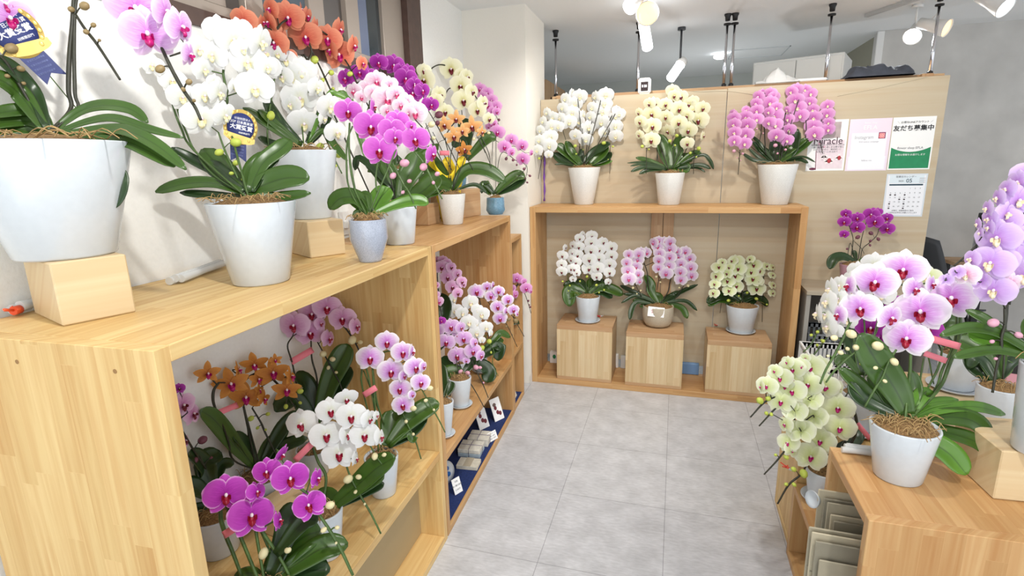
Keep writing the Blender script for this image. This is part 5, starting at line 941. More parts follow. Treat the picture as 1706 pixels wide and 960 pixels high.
# ================================================================== AWARD RIBBONS
def award(label, px, py, dp, sc_, rot, big=True):
    c = at(px, py, dp); e = empty('award_ribbon', c); tag(e, label, 'award ribbon', 'blue and gold award ribbons')
    view = (CAM-c).normalized(); e.rotation_euler = (0, math.radians(rot), math.atan2(view.y, view.x)+PI/2)
    navy = mat('navy_card', (44, 54, 110), .5, noise_amt=.1, scale=40); gold = mat('gold_foil', (222, 190, 104), .35, metal=.35, noise_amt=.12, scale=60)
    M = Matrix.Rotation(PI/2, 4, 'X')
    MB().lathe([(.001, -.0006), (.05, -.0006), (.05, .0006), (.001, .0006)], 36, M=M @ Matrix.Diagonal((1, 1.12, 1, 1)), cap=False).build('gold_disc', gold, e)
    MB().lathe([(.001, .0007), (.040, .0007), (.040, .0012), (.001, .0012)], 36, M=M @ Matrix.Diagonal((1, 1.12, 1, 1)), cap=False).build('navy_disc', navy, e)
    mb = MB()
    def sw(u, v): x = -.046+.092*u; return Vector((x, -.0016, -.020-.010*u-.02*v*math.sqrt(max(0, 1-(x/.05)**2))-.006*v))
    mb.grid(sw, 16, 2, False); mb.build('gold_banner', gold, e)
    mb = MB()
    for sx in (-1, 1):
        for i in range(8):
            a = math.radians(-50+i*17); mb.ball((sx*.0445*math.cos(a), -.0018, .05*math.sin(a)), (.004, .0008, .0055), 8, 6)
    mb.build('laurel', gold, e)
    mb = MB(); bm = mb.bm; vs = [bm.verts.new(p) for p in ((-.026, .001, -.045), (.022, .001, -.045), (.030, .001, -.108), (.006, .001, -.094), (-.016, .001, -.112))]; bm.faces.new(vs); o = mb.build('tail', navy, e); q = o.modifiers.new('t', 'SOLIDIFY'); q.thickness = .001
    text('公益社団法人', .008, e, (.002, -.0015, .026), INKW); text('JGP 日本農業賞', .0100, e, (.002, -.0015, .014), INKW, sx=.95); text('大賞受賞', .0165, e, (.002, -.0015, -.002), INKW, bold=.0004); text('胡蝶蘭部門', .0065, e, (.012, -.0015, -.018), INKW)
    for i in range(4): text('受賞記念の胡蝶蘭', .0045, o, (0, -.0006, -.060-.010*i), mat('pale_blue_ink', (120, 130, 180), .7))
    MB().tube([(0, .004, -.18), (0, .003, .02)], .0012, 6).build('stick', STEMG, e); e.scale = (sc_, sc_, sc_); return e
award('blue and gold award ribbon stuck in the tall white orchid pot', 401, 212, dep(find('large white orchid').location)+.015, .86, 14)
award('blue and gold award ribbon at the left edge behind the lilac orchid', 22, 52, dep(find('lilac orchid in the largest').location)+.03, .98, -28)

# ================================================================== RIGHT DISPLAY
def openbox(name, label, lo, hi, kind, t=.02, cat='box', grain='X'):
    r = empty(name, ((lo[0]+hi[0])/2, (lo[1]+hi[1])/2, lo[2])); tag(r, label, cat); O = Vector(r.location)
    MB().box((lo[0], lo[1], hi[2]-t), hi, bev=.0015).build('top_board', W(kind, grain), r, sub=O)
    for a, b in (((lo[0], lo[1], lo[2]), (lo[0]+t, hi[1], hi[2]-t)), ((hi[0]-t, lo[1], lo[2]), (hi[0], hi[1], hi[2]-t))): MB().box(a, b, bev=.001).build('side_panel', W(kind, 'Z'), r, sub=O)
    MB().box((lo[0]+t, lo[1], lo[2]), (hi[0]-t, lo[1]+t, hi[2]-t), bev=.001).build('front_panel', W(kind, 'Z'), r, sub=O)
    return r
openbox('display_box', 'pale wooden box behind the bag table, carrying two white pots', (.95, 1.80, 0), (1.60, 2.75, .62), 'pale')
mb = MB()
r = empty('side_table', (1.16, 3.80, 0)); tag(r, 'greyish wooden table beside the wide shelf, under the mauve pot', 'table'); O = Vector((1.16, 3.80, 0)); GW = wood('wood_greyish', (176, 166, 148), (166, 154, 136), 'X', strip=3, length=9, dark=.82, fine=.5)
MB().box((.812, 3.62, .765), (1.52, 3.985, .79), bev=.001).build('table_top', GW, r, sub=O)
for a in (.815, 1.49): MB().box((a, 3.63, 0), (a+.025, 3.98, .765), bev=.001).build('leg', mat('grey_board', (158, 154, 146), .6), r, sub=O)
MB().box((.84, 3.965, .1), (1.49, 3.98, .765)).build('back_panel', mat('dark_board', (96, 90, 82), .7), r, sub=O)
def basket(label, x0, y0, z0, w_, d, h_, m, name='plastic_basket'):
    r = empty(name, (x0+w_/2, y0+d/2, z0)); tag(r, label, 'basket'); mb = MB(); t = .004
    mb.box((-w_/2, -d/2, 0), (w_/2, d/2, .006))
    for zz0, zz1 in ((0, .03), (h_*.46, h_*.54), (h_-.03, h_)):
        mb.box((-w_/2, -d/2, zz0), (w_/2, -d/2+t, zz1)); mb.box((-w_/2, d/2-t, zz0), (w_/2, d/2, zz1)); mb.box((-w_/2, -d/2, zz0), (-w_/2+t, d/2, zz1)); mb.box((w_/2-t, -d/2, zz0), (w_/2, d/2, zz1))
    n = 15
    for i in range(n):
        x = -w_/2+w_*i/(n-1)
        for yv in (-d/2, d/2-t): mb.box((x-.0065, yv, .006), (x+.0065, yv+t, h_))
    n = 18
    for i in range(n):
        y = -d/2+d*i/(n-1)
        for xv in (-w_/2, w_/2-t): mb.box((xv, y-.0065, .006), (xv+t, y+.0065, h_))
    mb.build('body', m, r)
    mb = MB()
    for a in ((-w_/2-.006, -d/2-.006, w_/2+.006, -d/2+t), (-w_/2-.006, d/2-t, w_/2+.006, d/2+.006), (-w_/2-.006, -d/2, -w_/2+t, d/2), (w_/2-t, -d/2, w_/2+.006, d/2)): mb.box((a[0], a[1], h_-.008), (a[2], a[3], h_+.002))
    mb.build('rim', m, r); return r
basket('upper white slotted plastic basket beside the wide shelf, stacked on another', .73, 2.88, .285, .30, .40, .28, WHITEP); basket('lower white slotted plastic basket on the floor beside the wide shelf', .73, 2.88, .0, .30, .40, .28, WHITEP)
basket('grey plastic crate under the greyish side table', .86, 3.66, .0, .42, .28, .50, mat('grey_plastic', (130, 134, 138), .5), 'plastic_crate')

orchid('big lilac-veined white orchid in a white pot on the bag table, nearest on the right', TU, dict(b=(1492, 809, 70), r=(1501, 706, 98), fib=110), zs=.7005, group=G_R, pm='lilacw', lm='red', stemm=STEMG,
  fl=[(310, 275, 180, -62), (240, 480, 170, -65), (600, 500, 220, 42), (765, 300, 190, 55), (885, 265, 150, 75), (690, 165, 300, 0), (490, 250, 305, -3), (390, 435, 265, -5), (1015, 365, 340, 5), (810, 455, 345, 0), (712, 645, 300, 0)],
  st=[([(740, 720), (735, 860), (720, 1010)], (), 2.0, 0, True), ([(1085, 470), (1075, 640), (1010, 820), (930, 1000)], (), 2.2, 0, True), ([(1060, 470), (1050, 650), (960, 860), (900, 1010)], (), 1.6, .01, True), ([(640, 265), (700, 275), (730, 320), (760, 420)], (), 1.8, .01), ([(960, 700), (940, 820), (880, 950)], (), 1.4, .02, True), ([(830, 780), (810, 900), (790, 1000)], (), 1.2, .03, True),
      ([(640, 720), (580, 820), (540, 920), (500, 980), (420, 1120)], [(510, 695, 82), (625, 805, 62), (495, 848, 34), (560, 940, 32)], 1.6, -.01), ([(480, 360), (330, 520), (280, 620), (220, 740), (150, 860), (110, 960)], [(325, 612, 76), (208, 640, 54), (252, 742, 40), (165, 765, 24)], 1.6, .01), ([(380, 720), (300, 780), (200, 880), (150, 950)], [(358, 705, 52), (300, 715, 34)], 1.3, .01)], bd='c',
  ties=[((865, 640), (1085, 700), 48), ((835, 745), (990, 800), 40)],
  lv=[(conv and cpts(TU, TV, [(500, 440), (520, 330), (490, 200)]), 80, LEAF, .03, 15), (cpts(TU, TV, [(480, 440), (400, 320), (280, 140), (190, -15)]), 205, LEAF, .01, 12), (cpts(TU, TV, [(470, 470), (380, 420), (300, 300), (230, 240)]), 70, LEAF), (cpts(TU, TV, [(450, 480), (320, 420), (180, 290), (62, 190)]), 100, LEAF), (cpts(TU, TV, [(430, 480), (280, 420), (180, 360), (130, 270)]), 90, LEAFD), (cpts(TU, TV, [(500, 450), (600, 400), (770, 378)]), 60, LEAFB), (cpts(TU, TV, [(510, 440), (560, 340), (600, 390)]), 90, LEAFB), (cpts(TU, TV, [(520, 480), (700, 430), (880, 420), (1048, 465)]), 70, LEAFB), (cpts(TU, TV, [(520, 500), (680, 480), (850, 500), (970, 600)]), 120, LEAF), (cpts(TU, TV, [(520, 530), (700, 570), (880, 630), (1012, 742)]), 95, LEAF), (cpts(TU, TV, [(510, 540), (600, 620), (720, 700), (820, 822)]), 140, LEAFB)])
orchid('lavender orchid with densely hanging flowers in the white pot at the right edge', TZ, dict(b=(1735, 768, 84), r=(1732, 604, 102), fib=20), zs=.8445, group=G_R, pm='lav', lm='cream', stemm=STEMD,
  fl=[(520, 40, 170, 10), (470, 80, 150, -40), (400, 120, 130, -50), (350, 170, 120, -60), (290, 230, 110, -60), (300, 290, 120, -50), (235, 320, 80, -70), (250, 370, 70, -60), (470, 185, 190, 20), (400, 260, 150, 50), (470, 270, 140, 60), (380, 300, 190, -20), (300, 340, 100, -60), (350, 400, 230, -15), (440, 350, 110, 60), (470, 480, 120, 60), (200, 520, 120, -50), (310, 545, 230, -15), (400, 540, 170, 30), (170, 610, 150, -10, 0, 'pinkw'), (330, 700, 210, -10), (420, 660, 150, 30, 0, 'pinkw'), (260, 650, 120, 150), (520, 620, 230, -20), (490, 390, 130, 20), (120, 600, 90, 160), (60, 640, 80, 170), (540, 330, 170, 10), (540, 480, 160, 10), (540, 180, 150, 10)],
  st=[([(500, 230), (500, 400), (470, 520), (440, 620), (410, 780)], (), 3.0, .02), ([(520, 200), (560, 500), (570, 760)], (), 2.4, .02, True), (cpts(TZ, TW, [(420, 420), (420, 520), (400, 600), (400, 680), (375, 760), (345, 940)]), conv(TZ, TW, [(350, 510, 70), (505, 585, 50), (342, 625, 32), (365, 730, 26), (440, 705, 22)]), 1.7, 0), ([(270, 380), (220, 450), (160, 510), (100, 560)], (), 1.2, .03)], bd='p',
  lv=[(cpts(TZ, TW, [(560, 740), (440, 600), (300, 490), (180, 430)]), 55, LEAF), (cpts(TZ, TW, [(560, 740), (400, 580), (200, 540), (20, 590)]), 60, LEAF), (cpts(TZ, TW, [(560, 750), (440, 640), (300, 610), (190, 575)]), 90, LEAFB), (cpts(TZ, TW, [(560, 750), (400, 680), (240, 690), (105, 725)]), 55, LEAF), (cpts(TZ, TW, [(560, 740), (600, 560), (640, 480)]), 100, LEAF), (cpts(TZ, TW, [(540, 740), (480, 640), (400, 640)]), 90, LEAFD)])
orchid('white pot of wide dark leaves standing on the pale box, beside the right-hand block', TW, dict(b=(1649, 738, 52), r=(1649, 640, 62), fib=40), zs=.6205, group=G_R, pm='pinkw', lm='red', spread=.004,
  fl=[(100, 330, 130, 30), (210, 240, 110, 20), (430, 300, 110, 40), (450, 240, 90, 60)], st=[([(350, 850), (380, 700), (430, 500), (440, 300)], (), 1.6, 0, True)], bd='p', stemm=STEMD,
  lv=[([(330, 860), (300, 760), (240, 730), (200, 790)], 60, LEAFD), ([(340, 860), (280, 700), (200, 640), (120, 610)], 110, LEAF), ([(340, 860), (420, 760), (500, 700)], 90, LEAFD), ([(340, 850), (360, 700), (320, 600)], 100, LEAF), ([(330, 860), (250, 800), (180, 700)], 80, LEAFD), ([(350, 850), (420, 800), (440, 740)], 60, LEAFB)])
orchid('deep magenta orchid behind the big lilac-veined one, in a white pot with saucer', TU, dict(b=(1590, 652, 50), r=(1592, 586, 62)), zs=.6275, group=G_R, pm='purple', lm='red',
  fl=[(460, 570, 200, -5), (560, 450, 160, 0), (630, 385, 110, 20), (550, 620, 150, 10), (860, 580, 190, 10), (600, 400, 120, 20), (520, 640, 100, -20)], st=[([(960, 800), (940, 700), (860, 600), (700, 560)], (), 1.6, .02, True), ([(900, 960), (830, 700), (620, 560)], (), 1.4, .02)], bd='p',
  lv=[([(1050, 760), (980, 620), (1000, 520), (1050, 480)], 130, LEAF), ([(1050, 760), (1130, 680), (1200, 640)], 90, LEAF), ([(1040, 760), (920, 620), (880, 600)], 90, LEAFD)])
saucer('white saucer on the pale box, under the deep magenta orchid', (find('deep magenta orchid').location.x, find('deep magenta orchid').location.y, .6203), .105, 'white pot saucers')
orchid('white orchid seen from behind, beside the greyish side table on the right', TU, dict(rb=.055, rt=.075, h=.155), P=(.765, 2.34, .5085), group=G_R, pm='white', lm='cream', yaw0=-40, fs=1.25,
  fl=[(490, 130, 150, 30), (560, 120, 110, 20), (360, 180, 130), (300, 250, 140, -20), (420, 220, 130, 10), (180, 300, 140, -30), (250, 280, 140), (330, 320, 140, 20), (160, 390, 150, -20), (240, 370, 130, 10), (90, 470, 140, -30), (150, 480, 130, 10), (290, 440, 120, 20), (165, 565, 150, -10), (210, 590, 100, 30), (300, 520, 110, 10), (540, 340, 140, 30), (860, 220, 140, 30, 0, 'green')],
  st=[([(200, 520), (100, 590), (50, 680), (-10, 740)], [(92, 598, 30), (48, 620, 28)], 1.4), ([(300, 500), (170, 620), (80, 740), (0, 830), (-20, 860)], [(130, 662, 34), (90, 690, 26), (122, 655, 22)], 1.4), ([(380, 780), (420, 600), (380, 300), (300, 200)], (), 1.6, .01, True), ([(360, 830), (500, 600), (560, 300)], (), 1.3, .01, True), ([(440, 840), (430, 900)], [(400, 820, 50), (418, 790, 44)], 1.2)], bd='g', lv=[([(370, 800), (330, 700), (350, 620)], 90, LEAFD), ([(390, 800), (470, 730), (520, 650)], 90, LEAFD), ([(370, 800), (280, 780), (220, 830)], 60, LEAF)])
saucer('wide white saucer on the pine box, under the white orchid seen from behind', (.765, 2.34, .5013), .112, 'white pot saucers')
orchid('yellow-green orchid cascading towards the aisle from the low box on the right', TX, dict(rb=.048, rt=.064, h=.12), P=(.585, 2.06, .3335), group=G_R, pm='green', lm='mag', ls=.72, fdz=-.05, stemm=STEMD,
  fl=[(60, 290, 80, -60), (210, 150, 80, -30), (240, 190, 150, 10), (315, 125, 60), (290, 170, 110, 20), (345, 180, 165), (400, 170, 130, 20), (95, 285, 130, -20), (140, 200, 90, -30), (170, 240, 145, -5), (200, 290, 110, -10), (240, 250, 120, 20), (330, 275, 165), (430, 290, 165, 20), (240, 315, 160), (175, 375, 160, 0), (500, 300, 120, 50), (345, 370, 150, 160), (255, 430, 145, 170), (500, 410, 185, 0), (560, 440, 110, 40), (365, 465, 160, 160), (200, 505, 110, -40), (290, 545, 165, 165), (510, 525, 185, 5), (215, 610, 130, -10), (240, 650, 110, 40), (400, 600, 170, 5), (345, 690, 185, 0)],
  st=[([(160, 340), (80, 380), (0, 465)], [(55, 370, 48), (102, 358, 38)], 1.5), ([(220, 360), (150, 410), (110, 450), (50, 515)], [(92, 442, 28), (120, 448, 26)], 1.4), ([(250, 600), (190, 665), (150, 715), (78, 792)], [(145, 680, 22), (205, 692, 34)], 1.4), ([(340, 700), (290, 790), (220, 850), (155, 960)], [(305, 787, 54), (248, 762, 36), (205, 848, 26), (250, 850, 28)], 1.6), ([(520, 700), (600, 560), (600, 450), (560, 400)], (), 2.4, .02), ([(430, 760), (480, 500), (430, 330), (300, 260), (180, 320)], (), 2.0, .02, True), ([(440, 180), (420, 250), (380, 330)], (), 1.4, 0), ([(560, 320), (530, 370), (505, 400)], (), 1.2, 0), ([(430, 760), (560, 560), (480, 480), (350, 620)], (), 2.0, .02, True)], bd='g', ties=[((610, 500), (686, 590), 26)],
  lv=[([(430, 760), (420, 620), (430, 540)], 110, LEAFD), ([(440, 760), (540, 660), (600, 640)], 90, LEAFD), ([(430, 740), (340, 480), (400, 370)], 100, LEAFD), ([(430, 750), (600, 590), (560, 520), (440, 480)], 80, LEAFD)])
saucer('white saucer on the low box, under the cascading yellow-green orchid', (.585, 2.06, .3253), .072, 'white pot saucers')
orchid('small magenta orchid in a mauve pot on the greyish side table', TT, dict(rb=.065, rt=.086, h=.15, m=POTM), P=(ony(1421, 470, 3.78).x, 3.78, .7905), group=G_R, pm='purple', lm='red',
  fl=[(270, 180, 120, -10), (295, 215, 90, 10), (250, 275, 145), (250, 415, 110, 10), (400, 230, 150), (400, 335, 165), (560, 190, 180, 0), (635, 160, 110, 10), (600, 270, 190), (740, 230, 130, 5), (742, 350, 165)],
  st=[([(310, 330), (350, 460), (340, 600), (330, 690)], (), 1.1, 0, True), ([(500, 280), (450, 460), (420, 640), (405, 700)], (), 1.1, 0, True), ([(650, 340), (620, 430), (540, 510), (460, 580), (430, 700)], [(555, 402, 56), (640, 470, 46), (550, 490, 40), (545, 540, 32)], 1.0, 0, True), ([(360, 490), (440, 570), (480, 635)], [(405, 448, 56)], .8), ([(290, 670), (300, 590), (325, 520)], [(285, 582, 34)], .9, 0, True)], bd='d', stemm=STEMD,
  lv=[([(370, 740), (240, 670), (130, 700), (85, 812)], 100, LEAFD), ([(420, 740), (540, 690), (740, 710)], 70, LEAF), ([(390, 720), (370, 640), (345, 600)], 45, LEAFD)])

# ------------------------------------------------------------------ paper bags stacked in the bag table
bagm = [mat('kraft_grey_%s' % k, c, .8, noise_amt=.05, scale=30) for k, c in (('pale', (196, 186, 160)), ('mid', (172, 164, 142)), ('dark', (150, 144, 126)))]
# the rack that carries them
rk = empty('bag_rack', (.59, 1.57, .0305)); tag(rk, 'low wooden rack inside the bag table, holding the paper bags', 'rack')
MB().box((-.17, -.135, 0), (.42, .16, .02), bev=.001).build('base', W('teak', 'X'), rk); MB().box((.40, -.135, .02), (.42, .15, .30), bev=.001).build('end_panel', W('teak', 'Z'), rk)
BAGPX = [(1366, 820), (1375, 835), (1381, 842), (1386, 862), (1391, 873), (1401, 891), (1404, 900), (1398, 911), (1350, 883), (1355, 892), (1361, 907), (1367, 938)]
for i in range(12):
    y = 1.715-.018*i if i < 8 else 1.566-.018*(i-8)
    q_ = ony(BAGPX[i][0], BAGPX[i][1], y); x0 = q_.x; hh = q_.z-.054; w_ = .27 if i < 8 else .20
    e = empty('paper_bag', (x0, y, .0525)); e.rotation_euler = (math.radians(-2), 0, math.radians(-2))
    tag(e, ['tallest kraft paper bag at the back of the stack in the bag table', None][0] if i == 0 else ('small pale envelope bag nearest in the bag table stack' if i == 7 else 'folded grey-brown paper bag in the upright stack inside the bag table'), 'paper bag', 'paper bags in the bag table')
    m_ = bagm[(i*2) % 3] if i != 7 else bagm[0]
    MB().box((0, 0, 0), (w_, .006, hh), bev=.0025).build('body', m_, e)
    MB().box((.004, -.0015, hh*.72), (w_-.004, -.0002, hh*.73)).build('fold', bagm[2], e)
# round plate beside them
sa = saucer('small white dish standing on edge beside the paper bags', (.462, 1.760, .50), .028); sa.rotation_euler = (math.radians(80), 0, math.radians(-60)); sa.location = ony(1359, 832, 1.748)

# ------------------------------------------------------------------ clear sleeves with orange clips
def sleeve(label, a, b, z, r=.011, n=1, clip=(232, 84, 56), ends=(1,), lift=0, group='clear plastic sleeves with orange clips'):
    A = onz(*a, z); B = onz(*b, z); A.z = B.z = z+r+.0005; e = empty('plastic_sleeve', A.lerp(B, .5)); tag(e, label, 'plastic sleeve', group); O = Vector(e.location)
    mb = MB()
    for k in range(n): off = Vector((.012*(k-n/2)*.8, .01*(k-n/2), .004*(k % 2)+.002*k)); mb.tube([A+off, A.lerp(B, .5)+off, B+off], lambda t: r*(1-.15*math.sin(t*PI)), 10)
    mb.build('sleeve', CLEAR, e, sub=O)
    for q in ends:
        c = B if q == 1 else A; d = (B-A).normalized()*(1 if q == 1 else -1); mb = MB(); cm = mat('orange_clip_%d' % sum(clip), clip, .45)
        mb.tube([c+d*.001, c+d*.018], r*.8, 10)
        for k in range(4):
            an = k*PI/2+.6; mb.tube([c+d*.012, c+d*(.02+.008*(k % 2))+Vector((math.cos(an)*.014, math.sin(an)*.014, .004+.006*(k % 2)))], .0028, 6)
        mb.build('clip', cm, e, sub=O)
sleeve('clear sleeve with an orange clip right of the pure white orchid on the wide shelf', (987, 335), (1006, 335), ZT, .008)
sleeve('clear sleeve behind the pot of the cream orchid, clip to its right', (1082, 335), (1138, 336), ZT, .008)
sleeve('clear sleeve with an orange clip left of the pink orchid pot', (1268, 334), (1240, 333), ZT, .008)
sleeve('bundle of clear sleeves lying along the wall behind the tall white orchid pot', (372, 446), (298, 474), 1.3005, .011, 3, ends=())
sleeve('clear sleeve with bright orange clips at the far left end of the pine shelf', (62, 516), (36, 524), 1.3005, .012, 2, clip=(240, 92, 50))
sleeve('clear sleeve lying in front of the timber behind the peach orchid', (742, 361), (705, 369), 1.3005, .011, 1, ends=())
sleeve('bundle of clear sleeves on the bag table left of the lilac-veined orchid', (1458, 757), (1408, 751), .7005, .010, 3, ends=())
sleeve('clear sleeve with a coral clip right of the pot on the bag table', (1538, 762), (1550, 757), .7005, .008, 1, clip=(214, 96, 84))
sleeve('clear sleeve with a coral clip beside the block on the bag table', (1618, 772), (1600, 774), .7005, .008, 1, clip=(214, 96, 84))
sleeve('coral clip lying on the left plinth behind the white saucer', (1006, 527), (1001, 528), PLZ[0], .005, 1, clip=(236, 84, 90))
sleeve('coral clip lying on the right plinth left of the saucer', (1204, 541), (1196, 543), PLZ[2], .005, 1, clip=(220, 110, 90))
sleeve('clear sleeve with a coral clip on the low box by the cascading orchid', (1325, 786), (1316, 783), .3255, .006, 1, clip=(226, 84, 66))

# ------------------------------------------------------------------ inside the bottom of the orange-brown and far shelf units
def bpt(px, py, z): return onz(px, py, z)
NAVY = mat('navy_felt', (24, 44, 96), .95, noise_amt=.2, scale=80, bump=.3); VIO = mat('violet_cloth', (70, 44, 150), .9, noise_amt=.25, scale=30)
u = Matrix.Translation((-.8975, 1.875, 0)) @ Matrix.Rotation(math.radians(92.6), 4, 'Z')
def inB(name, mb, m, label, cat, group=None):
    o = mb.build(name, m); o.matrix_world = u; return tag(o, label, cat, group)
inB('navy_mat', MB().box((.036, .012, .0325), (1.194, .40, .0355)), NAVY, 'navy blue felt mat lining the bottom of the orange-brown shelf', 'mat')
def vf(u_, v): return Vector((.05+.9*u_, .41+.02*math.sin(u_*40)*v, .034+.24*v))
o = inB('violet_cloth', MB().grid(vf, 60, 6), VIO, 'violet cloth hung at the back of the bottom of the orange-brown shelf', 'cloth'); o.modifiers.new('t', 'SOLIDIFY').thickness = .002
def inBe(name, x, y, z, rz, label, cat, group=None):
    e = empty(name, u @ Vector((x, y, z)), math.radians(92.6+rz)); return tag(e, label, cat, group)
PB = mat('patterned_wrapping', (214, 210, 198), .7, noise_amt=.12, scale=60); CORD = mat('grey_cord', (120, 110, 130), .8)
# boxes: positions from the photograph
def giftbox(px, py, z, a, b, h_, rz, label, m=PB, group='boxes on the navy mat', cord=True):
    c = onz(px, py, z); e = empty('gift_box', (c.x, c.y, z), math.radians(rz)); tag(e, label, 'gift box', group)
    MB().box((-a/2, -b/2, 0), (a/2, b/2, h_), bev=.002).build('box', m, e)
    if cord:
        mb = MB(); mb.tube([(-a/2-.001, 0, .001), (-a/2-.001, 0, h_+.001), (a/2+.001, 0, h_+.001), (a/2+.001, 0, .001)], .0016, 6); mb.tube([(0, -b/2-.001, .001), (0, -b/2-.001, h_+.001), (0, b/2+.001, h_+.001), (0, b/2+.001, .001)], .0016, 6); mb.build('cord', CORD, e)
    else:
        MB().box((-a/2, -b*.18, h_), (a/2, b*.18, h_+.0012)).build('band', mat('wood_grain_band', (170, 160, 140), .6), e)
    return e
giftbox(781, 776, .036, .085, .115, .022, 95, 'flat pale wooden box on the navy mat, nearest to the viewer', mat('pale_grey_wood', (206, 200, 184), .6, noise_amt=.12, scale=50), cord=False)
giftbox(780, 762, .036, .105, .125, .022, 95, 'lower corded box with a bluish side on the navy mat', mat('bluish_wrapping', (170, 186, 196), .6, noise_amt=.2, scale=40)).location.y += .05
_g = bpy.data.objects['gift_box.001']; g2 = giftbox(780, 762, .0595, .105, .125, .024, 95, 'corded patterned box stacked on the bluish one'); g2.location.x, g2.location.y = _g.location.x, _g.location.y
g3 = giftbox(800, 735, .036, .105, .12, .045, 95, 'corded patterned box on the navy mat, behind the stacked pair'); g3.location = (_g.location.x+.005, _g.location.y+.125, .036)
def standcard(px, py, z, w_, h_, rz, tilt, label, build, name='photo_card', cat='card', group='cards on the navy mat'):
    c = onz(px, py, z); e = empty(name, (c.x, c.y, z+.001)); tag(e, label, cat, group); e.rotation_euler = (math.radians(tilt), 0, math.radians(rz)); build(e, w_, h_); return e
def photocard(e, w_, h_):
    MB().box((-w_/2, 0, 0), (w_/2, .003, h_)).build('card', mat('white_card', (246, 246, 246), .6), e)
    mb = MB()
    for dx, dz in ((-.01, .08), (.0, .05), (.018, .04)): mb.ball((dx, -.0006, dz), (.012, .0006, .014), 8, 6)
    mb.build('printed_flower', mat('wine_print', (150, 50, 70), .6), e); mb = MB(); mb.ball((-.012, -.0006, h_*.72), (.014, .0006, .012), 8, 6); mb.build('printed_stone', mat('brown_print', (110, 90, 84), .6), e)
standcard(808, 714, .036, .08, .14, 62, -22, 'photo card with red flowers leaning in the navy shelf, left of a pair', photocard)
standcard(833, 700, .036, .08, .14, 62, -22, 'photo card with red flowers leaning in the navy shelf, right of a pair', photocard)
def whitecard(e, w_, h_):
    MB().box((-w_/2, 0, 0), (w_/2, .0015, h_)).build('card', mat('white_card', (246, 246, 246), .6), e)
    for i, s_ in enumerate(('ポストカード', '1枚 150円', '税込 165円')): text(s_, .010, e, (0, -.0006, h_*(.78-.26*i)), INKG)
standcard(823, 734, .036, .07, .052, 66, -24, 'small white price card with a square shape beside the photo cards', whitecard, 'price_card')
def pricecard(e, w_, h_):
    MB().box((-w_/2, 0, 0), (w_/2, .0015, h_)).build('card', mat('white_card', (246, 246, 246), .6), e)
    for i, s_ in enumerate(('花器', '青い蘭の絵皿', '2,200円')): text(s_, .010, e, (0, -.0006, h_*(.78-.26*i)), INKG)
standcard(765, 822, .036, .05, .075, 64, -20, 'small white price card in front of the round plate with a blue flower', pricecard, 'price_card')
def plate(e, w_, h_):
    M = Matrix.Translation((0, 0, h_/2)) @ Matrix.Rotation(PI/2, 4, 'X')
    MB().lathe([(.001, 0), (w_*.3, .001), (w_*.5, .006), (w_*.5, .008), (w_*.3, .003), (.001, .003)], 36, M=M @ Matrix.Rotation(PI, 4, 'X'), cap=False).build('plate', POTW, e)
    mb = MB()
    for dx, dz in ((-.012, .01), (.008, .018), (.0, -.004), (.012, -.012), (-.008, -.02)): mb.ball((dx, -.0015, h_/2+dz), (.012, .0015, .012), 8, 6)
    mb.build('printed_flower', mat('blue_print', (30, 96, 170), .5), e)
standcard(748, 806, .036, .115, .115, 66, -14, 'round white plate with a blue flower standing at the near end of the navy mat', plate, 'display_plate', 'plate')
# far unit: navy mat with small books
u2 = Matrix.Translation((-.957, 3.115, 0)) @ Matrix.Rotation(math.radians(92.8), 4, 'Z')
o = MB().box((.03, .012, .0265), (.26, .36, .029)).build('navy_mat', NAVY); o.matrix_world = u2; tag(o, 'dark blue mat in the bottom of the narrow shelf by the pillar', 'mat')
for i in range(3):
    o = MB().box((.05, .03+.004*i, .0295+.012*i), (.19, .13+.004*i, .041+.012*i), bev=.001).build('booklet', mat('cream_cover_%d' % i, (226-8*i, 218-6*i, 200-4*i), .7)); o.matrix_world = u2
    tag(o, ['bottom', 'middle', 'topmost'][i]+' cream booklet of the small pile in the narrow shelf', 'booklet', 'booklets in the narrow shelf')
o = MB().box((.06, .20, .0295), (.20, .215, .20), bev=.001).build('booklet', mat('cream_cover_0', (226, 218, 200), .7)); o.matrix_world = u2; tag(o, 'upright white booklet standing at the back of the narrow shelf', 'booklet')

# ------------------------------------------------------------------ behind and under the partition
def small(name, px, py, y, w_, d, h_, m, label, cat):
    a = ony(px, py, y); o = MB().box((-w_/2, 0, 0), (w_/2, d, h_), bev=.003).build(name, m); o.location = (a.x, y, .041 if y < 3.99 else .0005); return tag(o, label, cat)
e = empty('small_carton', (ony(922, 590, 3.95).x, 3.945, .0405)); tag(e, 'small white carton with a green dot in the left back corner of the wide shelf', 'carton')
MB().box((-.028, 0, 0), (.028, .036, .095), bev=.002).build('carton', WHITEP, e); mb = MB(); mb.ball((.008, -.0005, .055), (.014, .001, .018), 10, 6); mb.build('printed_dot', mat('green_print', (16, 134, 84), .5), e)
small('plastic_tub', 1150, 605, 3.95, .125, .035, .085, mat('blue_plastic', (112, 150, 196), .4), 'blue plastic tub behind the middle plinth in the wide shelf', 'tub')
small('spray_bottle', 1026, 595, 3.955, .04, .03, .11, WHITEP, 'white bottle behind the left plinth in the wide shelf', 'bottle'); small('small_carton', 1038, 600, 3.955, .035, .03, .10, mat('pale_carton', (214, 214, 212), .6), 'pale narrow carton beside the white bottle in the wide shelf', 'carton')
# violet garland on the partition edge
mb = MB(); pts = [ony(907+.4*math.sin(i), 255+8*i, 3.975) for i in range(11)]
mb.tube(pts, lambda t: .006+.003*math.sin(t*40), 8); tag(mb.build('ribbon_garland', mat('violet_ribbon', (120, 70, 170), .6)), 'thin violet ribbon garland hanging at the left edge of the partition', 'ribbon')
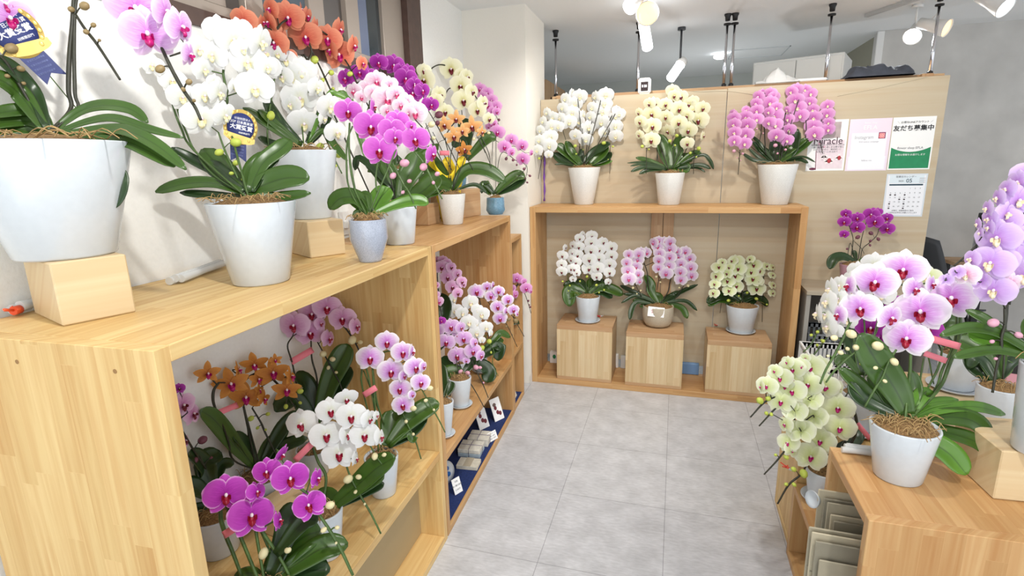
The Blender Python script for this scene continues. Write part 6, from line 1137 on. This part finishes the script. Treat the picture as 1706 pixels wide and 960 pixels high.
# socket with plug on the left wall
e = empty('wall_socket', (WALLX+.0005, 2.06, 1.36)); tag(e, 'white wall socket with a plugged-in cable behind the blue-grey pot', 'socket')
MB().box((0, -.035, -.05), (.008, .035, .055), bev=.002).build('plate', WHITEP, e); MB().box((.008, -.015, -.02), (.035, .015, .012), bev=.003).build('plug', WHITEP, e)
MB().tube(smooth_pts([(.035, 0, -.005), (.07, .01, .0), (.08, .02, -.03), (.06, .03, -.056)]), .003, 6).build('cable', BLACK, e)

# ------------------------------------------------------------------ chair and desk further back on the right
GREY = mat('charcoal_plastic', (58, 60, 64), .55)
cx = ony(1572, 430, 4.75).x
e = empty('shell_chair', (cx, 4.75, 0), math.radians(112)); tag(e, 'charcoal grey shell chair at the desk in the back right corner', 'chair')
def back(u_, v):
    s_ = 2*u_-1; return Vector((.23*s_*(1-.25*v*v), .20+.07*v-.10*s_*s_+.05*v*v, .46+.58*v-.04*s_*s_*v))
def seat(u_, v):
    s_ = 2*u_-1; return Vector((.21*s_, -.20+.38*v, .45+.03*s_*s_-.015*math.sin(v*PI)))
for n_, f_ in (('backrest', back), ('seat', seat)):
    o = MB().grid(f_, 14, 12).build(n_, GREY, e); q = o.modifiers.new('t', 'SOLIDIFY'); q.thickness = .012
for sx in (-1, 1):
    for sy in (-1, 1): MB().tube([(sx*.13, sy*.12, .44), (sx*.21, sy*.20, 0)], .011, 8).build('leg', BLACK, e)
xd = ony(1592, 450, 4.75).x+.14
e = empty('desk', (xd+.6, 5.05, 0)); tag(e, 'brown desk against the grey wall in the back right corner', 'desk')
MB().box((-.6, -.30, .715), (.9, .34, .745), bev=.002).build('desk_top', W('oak', 'X'), e)
for x in (-.56, .84):
    for y in (-.26, .28): MB().box((x-.02, y-.02, 0), (x+.02, y+.02, .715)).build('leg', BLACK, e)
c = ony(1624, 440, 5.1); e = empty('steel_flask', (c.x, 5.1, .7455)); tag(e, 'tall steel flask with a black lid standing on the desk', 'flask')
MB().lathe([(.032, 0), (.035, .004), (.035, .30), (.028, .34)], 24).build('body', CHROME, e); MB().lathe([(.03, .34), (.03, .395), (.026, .40)], 24).build('lid', BLACK, e)
e = empty('gift_bag', (1.42, 2.45, .6205), math.radians(-20)); tag(e, 'pink gift bag with dark printing behind the lavender orchid', 'gift bag')
MB().box((-.12, 0, 0), (.14, .07, .26), bev=.002).build('bag', mat('dusty_pink_paper', (206, 150, 164), .7), e); MB().box((-.12, -.001, .12), (-.04, 0, .2)).build('print', INK, e); MB().box((-.03, -.001, .08), (.02, 0, .22)).build('print', WP, e)
